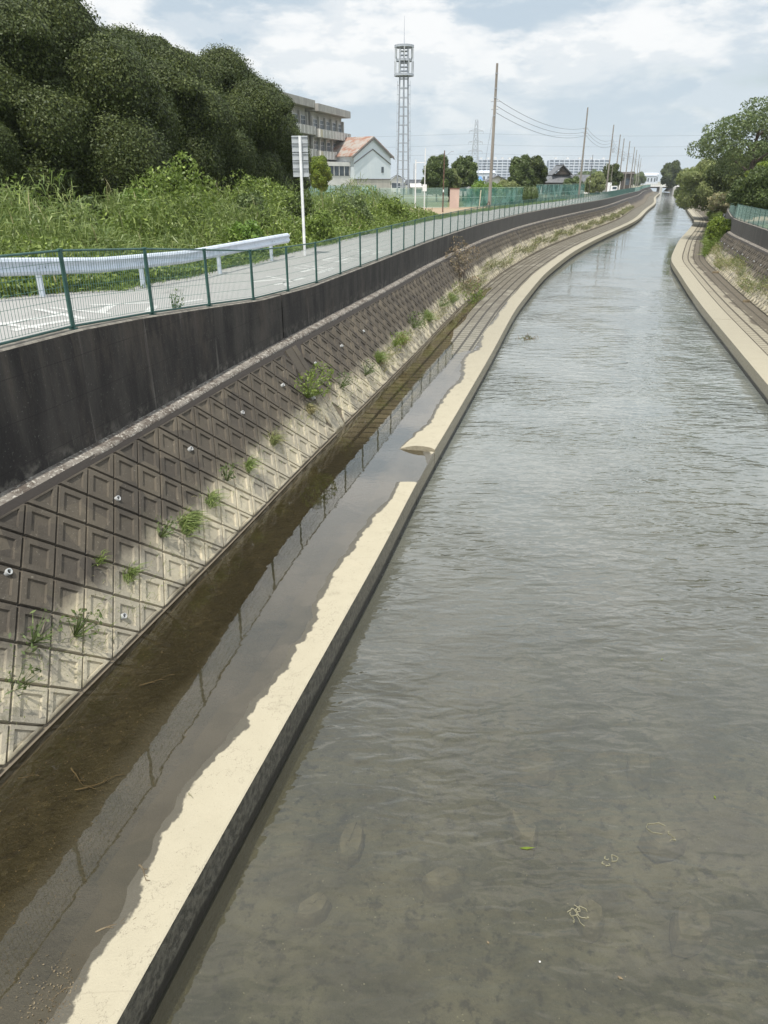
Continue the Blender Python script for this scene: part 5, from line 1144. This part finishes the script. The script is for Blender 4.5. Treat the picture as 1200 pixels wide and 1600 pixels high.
curls(2.43, 5.5, -.055, .07, 'small pale foam ring above the algae strands', 4)
curls(3.2, 5.9, -.055, .14, 'thin pale strands floating over the ring like rock', 3, th=.003)
LGp = 'leaves drifting on the river'
for k, (x, y, lb, mt, L) in enumerate([(1.57, 5.68, 'single green grass blade floating on the river', 'leaf_yellow', .16), (3.93, 6.4, 'yellow leaf floating right of the submerged slab', 'leaf_yellow', .05), (4.25, 9.12, 'yellow leaf floating farther out', 'leaf_yellow', .07), (2.17, 4.26, 'reddish leaf floating at the lower right', 'dry_brown', .05), (1.46, 4.41, 'pale scrap floating near the lower edge', 'house_white', .03), (1.0, 4.6, 'orange brown leaf near the lower edge', 'dry_brown', .045)]):
    q = leaf_quads(np.zeros((1, 3)), np.array([[0, 0, 1.]]), L, max(.02, L * .2), .05); o = link('floating_leaf', quads_mesh('floating_leaf', q), mt, None, (x, y, -.052)); tag(o, lb, 'leaf', LGp)
def specks(n, y0, y1, z, name, mat, s=.006, path=None):
    y = y0 + (y1 - y0) * rng.random(n) ** 1.3; xl = np.array([LK.x_at_y(q) for q in y]); xr = np.array([min(RK.x_at_y(q), LK.x_at_y(q) + 8) for q in y]); x = xl + .15 + (xr - xl - .3) * rng.random(n)
    P = np.stack([x, y, np.full(n, z)], 1); V = leaf_quads(P, np.tile([0, 0, 1.], (n, 1)), s * 2, s, .05); tag(link(name, quads_mesh(name, V), mat), kind='stuff')
specks(420, 3, 16, -.054, 'floating_specks', 'sludge', .007)
root = empty('floating_debris', (6.6, 33.9, -.06), 'dark clump of twigs and weed floating mid river', 'debris'); mb = MB()
for k in range(26):
    a = rng.uniform(0, 6.28); q = Vector((rng.normal(0, .22), rng.normal(0, .12), 0)); mb.tube(q, q + Vector((math.cos(a) * .2, math.sin(a) * .15, rng.uniform(.0, .22))), .012, .005, 5, False)
mb.build('twigs', 'debris', root); P, Nn = blob_points([((0, 0, .03), (.35, .22, .1))], 160, .8); link('weed', quads_mesh('weed', leaf_quads(P, Nn, .09, .03, 1.)), 'leaf_mid', root)
def twig(x, y, z, L, a, label, n=3, mat='debris'):
    root = None; mb = MB(); p = Vector((0, 0, 0)); d = a
    for k in range(6):
        d += rng.uniform(-.25, .25); q = p + Vector((math.cos(d) * L / 6, math.sin(d) * L / 6, rng.uniform(-.004, .008))); mb.tube(p, q, .010 * (1 - k * .12), .010 * (1 - (k + 1) * .12), 6, False)
        if k % 2 and n: e = d + rng.choice([-.7, .7]); mb.tube(q, q + Vector((math.cos(e) * L * .22, math.sin(e) * L * .22, .01)), .005, .003, 5, False)
        p = q
    tag(mb.build('fallen_twig', mat, None, loc=(x, y, z)), label, 'twig', 'twigs lying in the shallow pool')
twig(-3.62, 6.38, .42, .38, -.9, 'curved pale twig in the near pool'); twig(-3.45, 6.05, .42, .45, .35, 'forked twig crossing under the curved twig'); twig(-3.3, 7.9, .41, .4, .5, 'thin twig farther up the pool')
twig(-2.42, 5.05, .452, .22, -.4, 'small twig at the water line of the kerb', 4); twig(-2.15, 5.95, .475, .10, -1., 'tiny pale twig on the kerb edge', 0, 'sludge'); twig(-2.6, 4.35, .445, .3, .7, 'rooty twig stranded at the lower left', 5)
twig(-2.75, 3.75, .44, .35, 1.2, 'twig in the mud at the lower left corner', 6); twig(-4.15, 6.2, .44, .2, .3, 'twig by the slope foot at the left edge', 4)
n = 2200; s = LK.s_at_y(3) + rng.random(n) ** 1.5 * 12; u = 1.0 + rng.random(n) * 1.7; x, y = pathpts(LK, s, u); z = np.array([floor_z(b, c, a) for a, b, c in zip(s, y, u)]) + .004
V = leaf_quads(np.stack([x, y, z], 1), np.tile([0, 0, 1.], (n, 1)), .022, .012, .3); tag(link('pool_litter', quads_mesh('pool_litter', V), 'debris'), kind='stuff')
n = 260; a = rng.normal(0, 1, (n, 2)); V = leaf_quads(np.stack([-2.72 + a[:, 0] * .16, 3.75 + a[:, 1] * .2, np.full(n, .457)], 1), np.tile([0, 0, 1.], (n, 1)), .02, .01, .4); tag(link('drift_scum', quads_mesh('drift_scum', V), 'debris'), kind='stuff')
# flotsam and silt clods on the right berm
for k, (x, y, r, lb) in enumerate([(24.4, 55.5, .35, 'clump of dry rubbish on the right berm below the bush'), (22.6, 46.5, .3, 'dark clod on the right berm'), (20.2, 41.5, .22, 'small dark clod nearer on the right berm'), (19.4, 36.5, .2, 'nearest dark clod on the right berm')]):
    rock(x, y, .45, r, .14, lb, 140 + k, 'debris', 'drift_clump', cat='debris', group='drift clumps on the right berm')

# ------------------------------------------------------------------ the air
mb = MB(); mb.box((0, 2800, 29), (24000, 8000, 66)); hz = mb.build('haze', None); hm = bpy.data.materials.new('thin_haze'); hm.use_nodes = True; nt = hm.node_tree; nt.nodes.clear()
pv = nt.nodes.new('ShaderNodeVolumePrincipled'); pv.inputs['Color'].default_value = (.86, .92, .97, 1); pv.inputs['Density'].default_value = .00018; pv.inputs['Anisotropy'].default_value = .2
ho = nt.nodes.new('ShaderNodeOutputMaterial'); nt.links.new(pv.outputs[0], ho.inputs['Volume']); hz.data.materials.append(hm); tag(hz, kind='stuff')
